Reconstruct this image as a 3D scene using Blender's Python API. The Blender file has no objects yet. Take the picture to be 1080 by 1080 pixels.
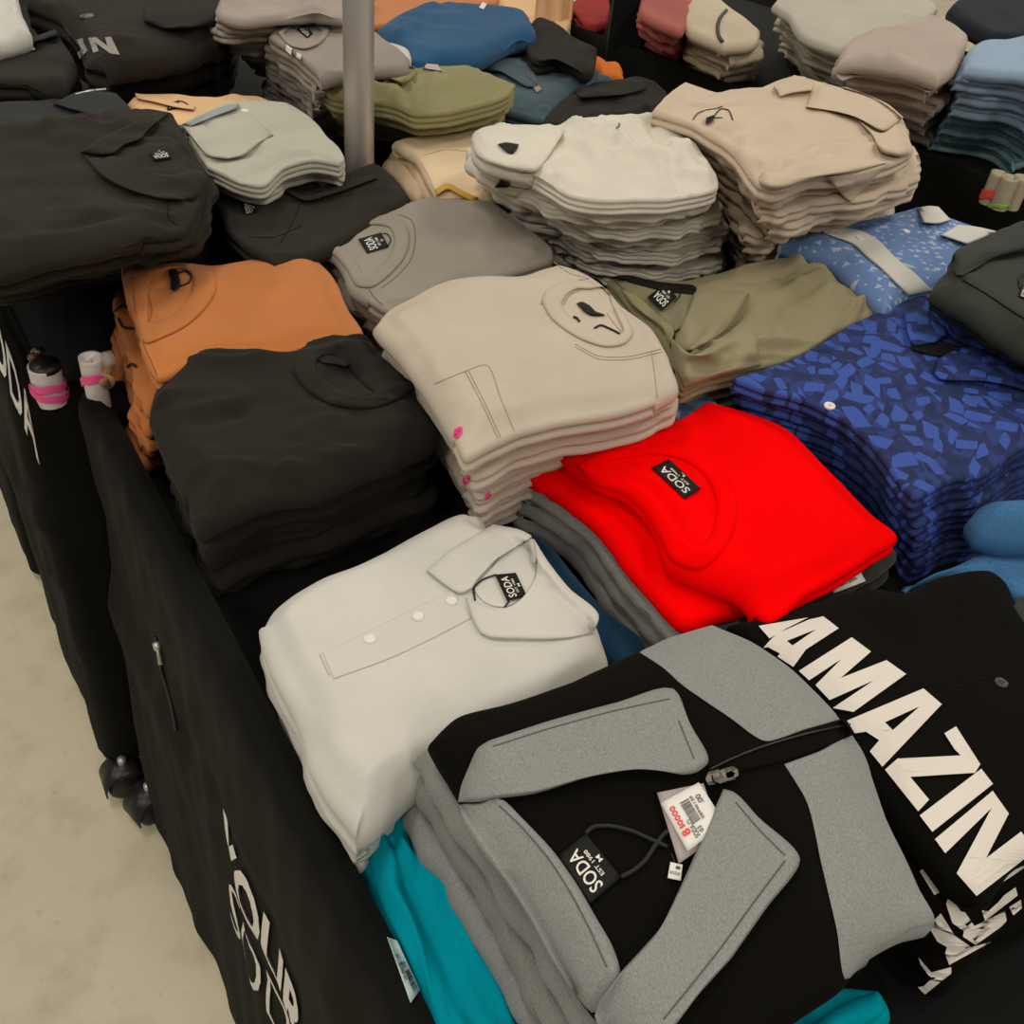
import bpy, bmesh, math, random
import numpy as np
from mathutils import Vector, Matrix
from mathutils.bvhtree import BVHTree
from mathutils.geometry import tessellate_polygon

SC = bpy.context.scene
COL = SC.collection
random.seed(7)

# ------------------------------------------------------------------ camera
F, HC = 1060.0, 1.6
_n = np.array([-150.0, 1240.0, F]); _n /= np.linalg.norm(_n)
UP = -_n
FW = np.array([0, 0, 1.0]) - UP * UP[2]; FW /= np.linalg.norm(FW)
RT = np.cross(FW, UP)
R = np.array([RT, FW, UP])
CAM = np.array([0, 0, HC])

def ray(p):
    d = R @ np.array([p[0] - 540.0, p[1] - 540.0, F])
    return d / np.linalg.norm(d)

def P(p, z):
    """the point at height z seen at p"""
    d = ray(p)
    return CAM + d * ((z - HC) / d[2])

cd = bpy.data.cameras.new('camera'); cam = bpy.data.objects.new('camera', cd); COL.objects.link(cam)
M4 = Matrix.Identity(4)
for i in range(3):
    M4[i][0], M4[i][1], M4[i][2], M4[i][3] = R[i][0], -R[i][1], -R[i][2], CAM[i]
cam.matrix_world = M4
cd.sensor_width = 36; cd.lens = 36 * F / 1080; cd.clip_start = .02
SC.camera = cam

# ------------------------------------------------------------------ noise
_rng = np.random.RandomState(3)
_perm = _rng.permutation(256); _perm = np.concatenate([_perm, _perm, _perm])
_ga = _rng.rand(256) * 2 * np.pi

def pn(x, y, seed=0):
    x = np.asarray(x, float) + seed * 17.31; y = np.asarray(y, float) - seed * 9.77
    xi = np.floor(x).astype(int); yi = np.floor(y).astype(int)
    xf = x - xi; yf = y - yi
    def g(ix, iy, dx, dy):
        a = _ga[_perm[_perm[ix & 255] + (iy & 255)]]
        return np.cos(a) * dx + np.sin(a) * dy
    u = xf ** 3 * (xf * (xf * 6 - 15) + 10); v = yf ** 3 * (yf * (yf * 6 - 15) + 10)
    a = g(xi, yi, xf, yf); b = g(xi + 1, yi, xf - 1, yf)
    c = g(xi, yi + 1, xf, yf - 1); d = g(xi + 1, yi + 1, xf - 1, yf - 1)
    return (a + u * (b - a)) * (1 - v) + (c + u * (d - c)) * v

def wrinkle(x, y, amp, scale, ang, stretch, seed):
    ca, sa = math.cos(ang), math.sin(ang)
    u = (x * ca + y * sa) / scale / stretch; v = (-x * sa + y * ca) / scale
    w = pn(u * .7, v * .7, seed + 5) * 1.3
    n = pn(u + w * .4, v + w, seed)
    r = 1 - np.minimum(1, np.abs(n) * 3.2)
    m = np.clip(pn(u * .6, v * .35, seed + 9) * 2.2 + .35, 0, 1)
    return amp * 2.7 * (r ** 2.4 * m)

# ------------------------------------------------------------------ materials
def lin(c):
    return tuple(((v / 255) / 12.92 if v <= 10 else ((v / 255 + .055) / 1.055) ** 2.4) for v in c)

class Nt:
    def __init__(s, name):
        s.m = bpy.data.materials.new(name); s.m.use_nodes = True
        s.t = s.m.node_tree; s.b = s.t.nodes['Principled BSDF']
        s.tc = s.t.nodes.new('ShaderNodeTexCoord')
    def n(s, typ, **kw):
        o = s.t.nodes.new('ShaderNode' + typ)
        for k, v in kw.items():
            if k in o.inputs: o.inputs[k].default_value = v
            else: setattr(o, k, v)
        return o
    def l(s, a, b): s.t.links.new(a, b)
    def math(s, op, a, b=None):
        o = s.t.nodes.new('ShaderNodeMath'); o.operation = op
        for i, v in enumerate((a, b)):
            if v is None: continue
            if hasattr(v, 'links'): s.l(v, o.inputs[i])
            else: o.inputs[i].default_value = v
        return o.outputs[0]
    def mix(s, fac, a, b):
        o = s.t.nodes.new('ShaderNodeMix'); o.data_type = 'RGBA'
        for i, v in ((0, fac), (6, a), (7, b)):
            if hasattr(v, 'links'): s.l(v, o.inputs[i])
            else: o.inputs[i].default_value = v if i == 0 else (*v, 1)
        return o.outputs[2]
    def noise(s, scale, detail=2, stretch=None):
        o = s.n('TexNoise', Scale=scale, Detail=detail)
        if stretch:
            mp = s.n('Mapping'); mp.inputs['Scale'].default_value = stretch
            mp.inputs['Rotation'].default_value = (0, 0, .9)
            s.l(s.tc.outputs['Object'], mp.inputs[0]); s.l(mp.outputs[0], o.inputs['Vector'])
        else: s.l(s.tc.outputs['Object'], o.inputs['Vector'])
        return o.outputs[0]
    def ramp(s, src, a, b):
        o = s.n('ValToRGB'); o.color_ramp.elements[0].position = a; o.color_ramp.elements[1].position = b
        s.l(src, o.inputs[0]); return o.outputs[0]
    def bump(s, src, strength, dist=.001):
        o = s.n('Bump', Strength=strength, Distance=dist); s.l(src, o.inputs['Height']); s.l(o.outputs[0], s.b.inputs['Normal'])

def fabric(name, c, c2=None, sheen=.15, bump=.35, scale=1400, rough=.92, heather=1500, spec=.2):
    t = Nt(name); a = lin(c)
    if c2 is None:
        col = t.mix(t.ramp(t.noise(14, 3), .3, .75), a, tuple(v * .9 for v in a))
    else:
        col = t.mix(t.ramp(t.noise(heather, 3, (1, .35, 1)), .2, .8), a, lin(c2))
    t.l(col, t.b.inputs['Base Color'])
    t.b.inputs['Roughness'].default_value = rough
    t.b.inputs['Sheen Weight'].default_value = sheen
    t.b.inputs['Sheen Roughness'].default_value = .5
    t.b.inputs['Specular IOR Level'].default_value = spec
    t.bump(t.noise(scale, 2), bump)
    return t.m

def plain(name, c, rough=.6, metal=0.0, spec=.5):
    t = Nt(name); t.b.inputs['Base Color'].default_value = (*lin(c), 1)
    t.b.inputs['Roughness'].default_value = rough; t.b.inputs['Metallic'].default_value = metal
    t.b.inputs['Specular IOR Level'].default_value = spec
    return t.m

# ------------------------------------------------------------------ geometry helpers
def pts(s, z=None):
    """'x,y x,y | x,y ...' -> sides; z = (ox, oy, scale) when the numbers come from an enlarged crop"""
    out = []
    for part in s.split('|'):
        q = [tuple(map(float, w.split(','))) for w in part.split()]
        if z: q = [(z[0] + a / z[2], z[1] + b / z[2]) for a, b in q]
        out.append(q)
    return out

def spline(q, t):
    """open centripetal-ish spline through q at arc fractions t"""
    q = np.array(q, float)
    if len(q) > 2:
        e = np.vstack([2 * q[0] - q[1], q, 2 * q[-1] - q[-2]])
        dense = []
        for i in range(1, len(e) - 2):
            p0, p1, p2, p3 = e[i - 1], e[i], e[i + 1], e[i + 2]
            l1 = np.linalg.norm(p2 - p1) + 1e-9
            l0 = np.linalg.norm(p1 - p0) + 1e-9; l2 = np.linalg.norm(p3 - p2) + 1e-9
            m1 = ((p2 - p1) / l1 * l0 + (p1 - p0) / l0 * l1) / (l0 + l1) * l1
            m2 = ((p3 - p2) / l2 * l1 + (p2 - p1) / l1 * l2) / (l1 + l2) * l1
            for s in np.linspace(0, 1, 10, endpoint=False):
                dense.append((2*s**3-3*s**2+1)*p1 + (s**3-2*s**2+s)*m1*.8 + (-2*s**3+3*s**2)*p2 + (s**3-s**2)*m2*.8)
        dense.append(q[-1]); q = np.array(dense)
    L = np.concatenate([[0], np.cumsum(np.linalg.norm(np.diff(q, axis=0), axis=1))]); L /= L[-1] + 1e-12
    return np.stack([np.interp(t, L, q[:, i]) for i in range(q.shape[1])], 1)

def closed(sides):
    if len(sides) != 4: print('SIDES', len(sides), sides[0][:2])
    return [s + [sides[(i + 1) % 4][0]] for i, s in enumerate(sides)]

def tpar(n, k=.85):
    t = np.linspace(0, 1, n)
    return t - k * np.sin(2 * np.pi * t) / (2 * np.pi)

def coons(c, u, v):
    """c: sides 0..3 sampled: s0 (u), s1 (v at u=1), s2 (u reversed), s3 (v reversed) -> grid [v][u]"""
    b, r, t, l = c[0], c[1], c[2][::-1], c[3][::-1]
    U = u[None, :, None]; V = v[:, None, None]
    return ((1 - V) * b[None] + V * t[None] + (1 - U) * l[:, None] + U * r[:, None]
            - ((1 - U) * (1 - V) * b[0] + U * (1 - V) * b[-1] + U * V * t[-1] + (1 - U) * V * t[0]))

def new_obj(name, verts, faces, mat, parent=None, loc=None, smooth=True, mats=None, midx=None):
    v = np.asarray(verts, float)
    o_loc = np.zeros(3)
    if parent is not None: o_loc = np.array(parent['_o'])
    elif loc is not None: o_loc = np.array(loc, float)
    me = bpy.data.meshes.new(name)
    me.from_pydata((v - o_loc).tolist(), [], faces)
    for m in (mats or [mat]): me.materials.append(m)
    if midx is not None: me.polygons.foreach_set('material_index', midx)
    if smooth: me.polygons.foreach_set('use_smooth', [True] * len(me.polygons))
    me.update()
    o = bpy.data.objects.new(name, me); COL.objects.link(o)
    if parent is not None:
        o.parent = parent
        o['_o'] = [float(x) for x in o_loc]
    else:
        o.location = o_loc
        o['_o'] = [float(x) for x in o_loc]
    return o

def root(name, loc):
    o = bpy.data.objects.new(name, None); COL.objects.link(o); o.location = loc
    o.empty_display_size = .05
    o['_o'] = [float(x) for x in loc]
    return o

def tag(o, label, cat, group=None, kind=None):
    o['label'] = label; o['category'] = cat
    if group: o['group'] = group
    if kind: o['kind'] = kind
    return o

def bvh(objs):
    V, Fc = [], []
    for o in objs:
        off = np.array(o['_o']); n = len(V)
        V += [tuple(np.array(v.co) + off) for v in o.data.vertices]
        Fc += [tuple(i + n for i in p.vertices) for p in o.data.polygons]
    return BVHTree.FromPolygons(V, Fc)

_bc = {}
def base(objs):
    if not isinstance(objs, (list, tuple)): objs = [objs]
    k = tuple(o.name for o in objs)
    if k not in _bc: _bc[k] = bvh(objs)
    return _bc[k]

def grid_faces(nv, nu, off=0, flip=False):
    f = []
    for j in range(nv - 1):
        for i in range(nu - 1):
            a = off + j * nu + i
            q = (a, a + 1, a + nu + 1, a + nu)
            f.append(q[::-1] if flip else q)
    return f

def loop_idx(nv, nu):
    return ([i for i in range(nu - 1)] + [j * nu + nu - 1 for j in range(nv - 1)]
            + [(nv - 1) * nu + i for i in range(nu - 1, 0, -1)] + [j * nu for j in range(nv - 1, 0, -1)])

class Outline:
    pass

def outline(sides, z, nu, nv, smooth=1, k=.85):
    """pixel sides -> world boundary sampled for a coons patch"""
    if not isinstance(z, (list, tuple)): z = [z] * 4
    S = closed(sides); out = []
    tu, tv = tpar(nu, k), tpar(nv, k)
    for i, s in enumerate(S):
        L = np.concatenate([[0], np.cumsum(np.linalg.norm(np.diff(np.array(s), axis=0), axis=1))]); L /= L[-1]
        za, zb = z[i], z[(i + 1) % 4]
        w = [P(p, za + (zb - za) * t) for p, t in zip(s, L)]
        out.append(spline(w, tu if i % 2 == 0 else tv))
    loop = np.vstack([o[:-1] for o in out])
    ar = .5 * np.sum(loop[:, 0] * np.roll(loop[:, 1], -1) - np.roll(loop[:, 0], -1) * loop[:, 1])
    if ar < 0:      # keep it counter-clockwise seen from above
        out = [out[0][::-1], out[3][::-1], out[2][::-1], out[1][::-1]]
        flipped = True
    else: flipped = False
    o = Outline(); o.s = out; o.nu, o.nv, o.tu, o.tv = nu, nv, tu, tv; o.flipped = flipped
    loop = np.vstack([x[:-1] for x in out])
    for _ in range(smooth):
        loop = .5 * loop + .25 * (np.roll(loop, 1, 0) + np.roll(loop, -1, 0))
    o.loop = loop
    return o

def from_loop(o, loop):
    a, b = o.nu - 1, o.nv - 1
    idx = [0, a, a + b, 2 * a + b, 2 * a + 2 * b]
    L = np.vstack([loop, loop[:1]])
    return [L[idx[i]:idx[i + 1] + 1] for i in range(4)]

def seg_dist(X, A, B):
    """distance of points X (n,2) to segments A-B (m,2): min over m and index"""
    d = B - A; L2 = (d ** 2).sum(1) + 1e-12
    best = np.full(len(X), 1e9); bi = np.zeros(len(X), int)
    for s in range(0, len(X), 2000):
        x = X[s:s + 2000]
        t = np.clip(((x[:, None] - A[None]) * d[None]).sum(2) / L2[None], 0, 1)
        q = np.sqrt((((A[None] + t[..., None] * d[None]) - x[:, None]) ** 2).sum(2))
        bi[s:s + 2000] = q.argmin(1); best[s:s + 2000] = q.min(1)
    return best, bi

def cloth(name, o, mat, T=.02, k=(1, 2, 1, 2), groove=1.0, wave=(.003, .09), wr=(), creases=(), bulge=0.0,
          seed=0, edge_j=.0007, parent=None, zref=None):
    """a folded garment: top surface over the outline, rounded folds or stacked plies down its sides, closed below"""
    loop = o.loop.copy(); nl = len(loop)
    if o.flipped: k = (k[0], k[3], k[2], k[1])
    nxt = np.roll(loop, -1, 0) - np.roll(loop, 1, 0)
    nrm = np.stack([nxt[:, 1], -nxt[:, 0]], 1); nrm /= np.linalg.norm(nrm, axis=1)[:, None] + 1e-9
    # ragged edge
    arc = np.cumsum(np.linalg.norm(np.roll(loop, -1, 0) - loop, axis=1))
    ej = pn(arc / .03, np.full(nl, seed * 1.7), seed) * edge_j * 1.6
    loop[:, :2] += nrm * ej[:, None]
    a, b = o.nu - 1, o.nv - 1
    kk = np.concatenate([np.full(a, k[0]), np.full(b, k[1]), np.full(a, k[2]), np.full(b, k[3])]).astype(float)
    for _ in range(2): kk = (kk + np.roll(kk, 1) + np.roll(kk, -1)) / 3
    s = from_loop(o, loop)
    G = coons(s, o.tu, o.tv); X = G.reshape(-1, 3).copy()
    d, bi = seg_dist(X[:, :2], loop[:, :2], np.roll(loop, -1, 0)[:, :2])
    r = T / (2 * kk[bi]) * 1.0
    q = np.clip(d / r, 0, 1)
    def wv(x, y): return wave[0] * 2 * pn(x / wave[1], y / wave[1], seed % 7)
    z = X[:, 2] + wv(X[:, 0], X[:, 1])
    inner = np.clip(d / .03, 0, 1); inner = inner * inner * (3 - 2 * inner)
    for (am, sc, an, st) in wr:
        z = z + wrinkle(X[:, 0], X[:, 1], am, sc, an, st, seed + int(sc * 1000)) * np.clip(d / .016, 0, 1)
    if bulge:
        U = np.tile(o.tu, o.nv); V = np.repeat(o.tv, o.nu)
        z = z + bulge * np.minimum(1, 2.2 * (U * (1 - U) * 4)) * np.minimum(1, 2.2 * (V * (1 - V) * 4)) * inner
    for (cp, w, dep) in creases:
        zc = float(X[:, 2].mean()) if zref is None else zref
        c = spline([P(p, zc)[:2] for p in cp], np.linspace(0, 1, 24))
        dd, ii = seg_dist(X[:, :2], c[:-1], c[1:])
        fade = np.sin(np.pi * np.clip((ii + .8) / 23.6, 0, 1)) ** .6
        z = z + dep * fade * np.exp(-(dd / w) ** 2)
    X[:, 2] = z - r * (1 - np.sqrt(np.maximum(0, 1 - (1 - q) ** 2)))
    Z = X[:, 2].reshape(o.nv, o.nu)
    for _ in range(2):
        H_ = Z.copy(); H_[1:-1, 1:-1] = .5 * Z[1:-1, 1:-1] + .125 * (Z[:-2, 1:-1] + Z[2:, 1:-1] + Z[1:-1, :-2] + Z[1:-1, 2:]); Z = H_
    X[:, 2] = Z.ravel()
    li = loop_idx(o.nv, o.nu)
    V = [X]; faces = grid_faces(o.nv, o.nu)
    kmax = int(max(k)); nr = 2 + 5 * kmax
    top = loop[:, 2] + wv(loop[:, 0], loop[:, 1])
    prev = li; base_n = len(X)
    t0 = 1 / (2 * kk)
    gj = 1 + .5 * pn(arc / .02, np.full(nl, 3.3), seed + 2)
    for m in range(1, nr + 1):
        t = t0 + (1 - t0) * m / nr
        sn = np.abs(np.sin(np.pi * kk * t))
        out = -groove * T / (2 * kk) * 1.1 * (1 - sn ** .55) * gj
        ply = np.floor(kk * t - 1e-6)
        out = out - .0022 * np.maximum(0, pn(arc / .05, ply * 3.1 + seed, seed + 4)) * (ply > 0)
        ring = np.stack([loop[:, 0] + nrm[:, 0] * out, loop[:, 1] + nrm[:, 1] * out, top - T * t], 1)
        cur = list(range(base_n, base_n + nl)); base_n += nl
        V.append(ring)
        for i in range(nl):
            j = (i + 1) % nl
            faces.append((prev[i], cur[i], cur[j], prev[j]))
        prev = cur
    V = np.vstack(V)
    cb = V[prev].mean(0); cb[2] += .005
    V = np.vstack([V, cb[None]]); ci = len(V) - 1
    for i in range(nl): faces.append((prev[(i + 1) % nl], prev[i], ci))
    loc = [float(loop[:, 0].mean()), float(loop[:, 1].mean()), float(loop[:, 2].min() - T)]
    return new_obj(name, V, faces, mat, parent, loc)

ORD = ['', 'first', 'second', 'third', 'fourth', 'fifth', 'sixth', 'seventh', 'eighth', 'ninth', 'tenth', 'eleventh', 'twelfth', 'thirteenth', 'fourteenth', 'fifteenth', 'sixteenth', 'seventeenth']

def top_garment(name, sides, z, mat, label, cat, group=None, nu=80, nv=80, T=.02, **kw):
    o = outline(sides, z, nu, nv)
    c = o.loop.mean(0)
    rt = root(name, (c[0], c[1], o.loop[:, 2].min() - T)); tag(rt, label, cat, group)
    b = cloth('body', o, mat, T=T, parent=rt, **kw)
    rt['_z'] = float(c[2])
    return rt, b, o

def layers(name, o, mat, n, T, what, where, cat, group, Ttop=None, lean=None, jit=.003, rot=.01, grow=0.0, k=(1, 2, 1, 2), seed=1,
           wave=(.002, .09), mats=None, first=2, res=34, edge_j=.003, gap=.0006, groove=1.0, Ts=None, labels=None, wr=()):
    """the garments under the top one, each its own object"""
    rnd = random.Random(seed * 31 + 5)
    lo = outline_resample(o, res)
    c0 = lo.loop.mean(0); out = []
    zd = (Ttop or T) + gap
    tot = (Ttop or T) + n * T
    for i in range(n):
        L = Outline(); L.__dict__.update(lo.__dict__)
        a = rnd.uniform(-rot, rot); s = 1 + grow * (i + 1) + rnd.uniform(-1, 1) * jit * 2
        p = lo.loop - c0
        ca, sa = math.cos(a), math.sin(a)
        q = np.stack([p[:, 0] * ca - p[:, 1] * sa, p[:, 0] * sa + p[:, 1] * ca, p[:, 2]], 1)
        q[:, :2] *= s
        Ti = Ts[i] if Ts else T
        q += c0 + np.array([rnd.uniform(-jit, jit), rnd.uniform(-jit, jit), 0])
        # corner mass of the pile flattens the tilt towards the bottom
        q[:, 2] = c0[2] + (q[:, 2] - c0[2]) * 1.0 - zd
        if lean is not None: q[:, :2] += np.array(lean[:2]) * (zd / max(tot, 1e-6))
        L.loop = q
        mm = (mats[i % len(mats)] if mats else mat)
        g = cloth(name, L, mm, T=Ti, k=k, wave=wave, seed=seed + i * 7, edge_j=edge_j, groove=groove, wr=wr)
        lab = labels[i] if labels else f'{what}, {ORD[first + i]} from the top of {where}'
        tag(g, lab, cat, group)
        out.append(g); zd += Ti + gap
    return out

def outline_resample(o, n):
    L = Outline(); L.nu = L.nv = n; L.tu = L.tv = tpar(n, .6); L.flipped = o.flipped
    s = from_loop(o, o.loop)
    out = [spline(x, L.tu)[:-1] for x in s]
    L.loop = np.vstack(out)
    return L

def leanv(ptop, ztop, pbot, zbot):
    return (P(pbot, zbot) - P(ptop, ztop))

def cast(tree, p, zf, h):
    d = ray(p)
    hit, nr, _, _ = tree.ray_cast(Vector(CAM), Vector(d))
    if hit is None:
        q = P(p, zf) if d[2] < -1e-4 else CAM + d * 2
        nr = Vector((0, 0, 1)); hit = Vector(q)
    if nr.dot(Vector(d)) > 0: nr = -nr
    cs = max(.35, -nr.dot(Vector(d)))
    return np.array(hit) - d * (h / cs), hit

def lay(name, sides, bases, mat, parent, h=.003, nu=28, nv=14, edge=.12, k=.7, lift=None, zf=None, fall=.02, wob=0.0, seed=0, hug=False):
    """a piece of cloth of thickness h lying on other cloth; its outline is given in photo pixels"""
    tree = base(bases)
    tu, tv = tpar(nu, k), tpar(nv, k)
    S = closed(sides)
    c = [spline(s, tu if i % 2 == 0 else tv) for i, s in enumerate(S)]
    G = coons(c, tu, tv)
    if zf is None:
        hs = [tree.ray_cast(Vector(CAM), Vector(ray(G[j, i])))[0] for j in range(0, nv, 3) for i in range(0, nu, 3)]
        hs = [x.z for x in hs if x is not None]; zf = sum(hs) / len(hs) if hs else .9
    Z0 = np.zeros((nv, nu, 3)); ok = np.ones((nv, nu), bool)
    dep = np.zeros((nv, nu))
    for j in range(nv):
        for i in range(nu):
            d = ray(G[j, i])
            hit, nr, _, _ = tree.ray_cast(Vector(CAM), Vector(d))
            if hit is None: ok[j, i] = False; dep[j, i] = np.nan
            else: dep[j, i] = hit.z
    # fill misses and iron out deep drops so cloth spans the hollows
    zz = dep.copy()
    if hug and ok.any():
        jj, ii = np.nonzero(ok)
        for j, i in zip(*np.nonzero(~ok)):
            m_ = ((jj - j) ** 2 + (ii - i) ** 2).argmin(); G[j, i] = G[jj[m_], ii[m_]]; zz[j, i] = dep[jj[m_], ii[m_]]
    else: zz[~ok] = np.nanmean(dep) if ok.any() else zf
    med = np.nanmedian(zz)
    if not hug: zz = np.maximum(zz, med - fall)
    for _ in range(0 if hug else 2):
        pd = np.pad(zz, 1, mode='edge')
        zz = np.maximum(zz, .25 * (pd[:-2, 1:-1] + pd[2:, 1:-1] + pd[1:-1, :-2] + pd[1:-1, 2:]))
    top = []; bot = []
    for j in range(nv):
        for i in range(nu):
            u, v = tu[i], tv[j]
            e = min(1, min(u, 1 - u) / edge) if edge else 1; f = min(1, min(v, 1 - v) / edge) if edge else 1
            pr = (1 - (1 - e) ** 2) ** .5 * (1 - (1 - f) ** 2) ** .5 if edge else 1
            hh = .0006 + h * (.25 + .75 * pr)
            if lift: hh += lift[0] * (1 - v) + lift[1] * v
            if wob: hh += wob * (pn(u * 3, v * 2, seed) + .3) 
            d = ray(G[j, i])
            q0 = P(G[j, i], zz[j, i])
            q = q0 - d * (hh / max(.35, -d[2]))
            top.append(q); bot.append(q0 + d * .0012)
    V = np.vstack([np.array(top), np.array(bot)])
    n = nu * nv
    faces = grid_faces(nv, nu) + grid_faces(nv, nu, n, True)
    li = loop_idx(nv, nu)
    for a in range(len(li)):
        b = (a + 1) % len(li)
        faces.append((li[b], li[a], li[a] + n, li[b] + n))
    ob = new_obj(name, V, faces, mat, parent)
    fix_normals(ob)
    return ob

def fix_normals(ob):
    bm = bmesh.new(); bm.from_mesh(ob.data)
    bmesh.ops.recalc_face_normals(bm, faces=bm.faces); bm.to_mesh(ob.data); bm.free()

def band(name, outer, inner, bases, mat, parent, **kw):
    """a band between two open lines given in photo pixels"""
    o = pts(outer)[0] if isinstance(outer, str) else outer
    i = pts(inner)[0] if isinstance(inner, str) else inner
    sides = [o[:-1], [o[-1]], i[::-1][:-1], [i[0]]]
    sides = [o[:-1], [o[-1]], list(reversed(i))[:-1], [i[0]]]
    kw.setdefault('nu', 40); kw.setdefault('nv', 9)
    return lay(name, sides, bases, mat, parent, **kw)

def ring(name, outer, inner, bases, mat, parent, h=.003, n=72, nv=7, prof=None):
    """a closed band (neck rib) between two closed loops given in photo pixels"""
    tree = base(bases)
    def lp(s):
        q = pts(s)[0] if isinstance(s, str) else s
        return spline(q + [q[0]], np.linspace(0, 1, n + 1))[:-1]
    A, B = lp(outer), lp(inner)
    cA = A.mean(0)
    for arr in (A, B):
        for i in range(n):
            for _ in range(14):
                if tree.ray_cast(Vector(CAM), Vector(ray(arr[i])))[0] is not None: break
                arr[i] = arr[i] + (cA - arr[i]) * .04
    V = []
    for j in range(nv):
        t = j / (nv - 1); pr = math.sqrt(max(0, 1 - (2 * t - 1) ** 4))
        for i in range(n):
            q, hit = cast(tree, A[i] * (1 - t) + B[i] * t, parent.get('_z', .95), .0006 + h * (.2 + .8 * pr)); V.append(q)
    V2 = []
    for j in range(nv):
        t = j / (nv - 1)
        for i in range(n):
            q, hit = cast(tree, A[i] * (1 - t) + B[i] * t, parent.get('_z', .95), -.001); V2.append(q)
    N = n * nv; f = []
    for j in range(nv - 1):
        for i in range(n):
            a = j * n + i; b = j * n + (i + 1) % n
            f.append((a, b, b + n, a + n)); f.append((a + N, a + n + N, b + n + N, b + N))
    for i in range(n):
        a, b = i, (i + 1) % n
        f.append((b, a, a + N, b + N))
        a += N - n; b += N - n
        f.append((a, b, b + N, a + N))
    ob = new_obj(name, np.vstack([V, V2]), f, mat, parent); fix_normals(ob)
    return ob

def split_tris(pt, tri, n):
    pt = [np.array(p, float) for p in pt]
    for _ in range(n):
        mid = {}; out = []
        def m(a, b):
            k = (min(a, b), max(a, b))
            if k not in mid: mid[k] = len(pt); pt.append((pt[a] + pt[b]) / 2)
            return mid[k]
        for a, b, c in tri:
            ab, bc, ca = m(a, b), m(b, c), m(c, a)
            out += [(a, ab, ca), (ab, b, bc), (ca, bc, c), (ab, bc, ca)]
        tri = out
    return pt, tri

def poly(name, loops, bases, mat, parent, h=.0015, cell=None, sub=2):
    """flat lettering or cards: polygon loops (first outline, then holes) in photo pixels, laid on cloth with thickness h"""
    tree = base(bases)
    V = []; faces = []
    for grp in loops:          # each grp: [outline, hole, hole]
        dense = []
        for lp in grp:
            q = []
            for i in range(len(lp)):
                a, b = np.array(lp[i]), np.array(lp[(i + 1) % len(lp)])
                m = max(1, int(np.linalg.norm(b - a) / ((cell or 14) * 2)))
                q += [a + (b - a) * s / m for s in range(m)]
            dense.append(q)
        n0 = len(V); flat = [p for l in dense for p in l]
        tri = [tuple(t) for t in tessellate_polygon([[Vector((p[0], p[1], 0)) for p in l] for l in dense])]
        flat, tri = split_tris(flat, tri, sub)
        for p in flat: V.append(cast(tree, p, parent.get('_z', .95), h)[0])
        nb = len(V)
        for p in flat: V.append(cast(tree, p, parent.get('_z', .95), -.0006)[0])
        for t in tri: faces.append(tuple(n0 + i for i in t)); faces.append(tuple(nb + i for i in t[::-1]))
        cnt = {}
        for t in tri:
            for i in range(3): cnt.setdefault(tuple(sorted((t[i], t[(i + 1) % 3]))), []).append(1)
        for (a, b), c in cnt.items():
            if len(c) == 1: faces.append((n0 + a, n0 + b, nb + b, nb + a))
    ob = new_obj(name, np.array(V), faces, mat, parent, smooth=False); fix_normals(ob)
    return ob

def quad_grid(name, quad, bases, mat, parent, h=.0012, n=8):
    """a small label or card over a four-cornered outline"""
    s = [[quad[0]], [quad[1]], [quad[2]], [quad[3]]]
    return lay(name, s, bases, mat, parent, h=h, nu=n, nv=n, edge=0, k=0, fall=.004)

_fonts = {}
def text_mesh(s, bold=0.0):
    cu = bpy.data.curves.new('lettering', 'FONT'); cu.body = s; cu.size = 1; cu.resolution_u = 3
    cu.offset = bold
    ob = bpy.data.objects.new('lettering', cu); COL.objects.link(ob)
    dg = bpy.context.evaluated_depsgraph_get(); dg.update()
    me = bpy.data.meshes.new_from_object(ob.evaluated_get(dg))
    v = np.array([x.co[:] for x in me.vertices]); f = [tuple(p.vertices) for p in me.polygons]
    bpy.data.objects.remove(ob); bpy.data.curves.remove(cu); bpy.data.meshes.remove(me)
    lo, hi = v.min(0), v.max(0)
    v = (v - lo) / np.maximum(hi - lo, 1e-6)
    return v[:, :2], f

def text_on(lines, quad, bases, mat, parent, h=.0015, bold=.01, name='lettering', sub=0):
    """lines: [(string, x0, y0, x1, y1)] in the unit square of quad = bottom-left, bottom-right, top-right, top-left (photo pixels)"""
    tree = base(bases); q = [np.array(p, float) for p in quad]
    e, u_ = q[1] - q[0], q[3] - q[0]
    if e[0] * u_[1] - e[1] * u_[0] > 0: q = [q[3], q[2], q[1], q[0]]      # never mirror the writing
    V = []; faces = []
    for (s, x0, y0, x1, y1) in lines:
        v, f = text_mesh(s, bold) if s != '|' else (np.array([[0, 0], [1, 0], [1, 1], [0, 1.]]), [(0, 1, 2, 3)])
        n = len(V)
        if sub: v, f = split_tris(v, [t for g in f for t in ([g] if len(g) == 3 else [(g[0], g[i], g[i + 1]) for i in range(1, len(g) - 1)])], sub)
        for a, b in v:
            x = x0 + (x1 - x0) * a; y = y0 + (y1 - y0) * b
            p = (q[0] * (1 - x) + q[1] * x) * (1 - y) + (q[3] * (1 - x) + q[2] * x) * y
            V.append(cast(tree, p, parent.get('_z', .95), h)[0])
        faces += [tuple(i + n for i in t) for t in f]
    return new_obj(name, np.array(V), faces, mat, parent, smooth=False)

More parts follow.
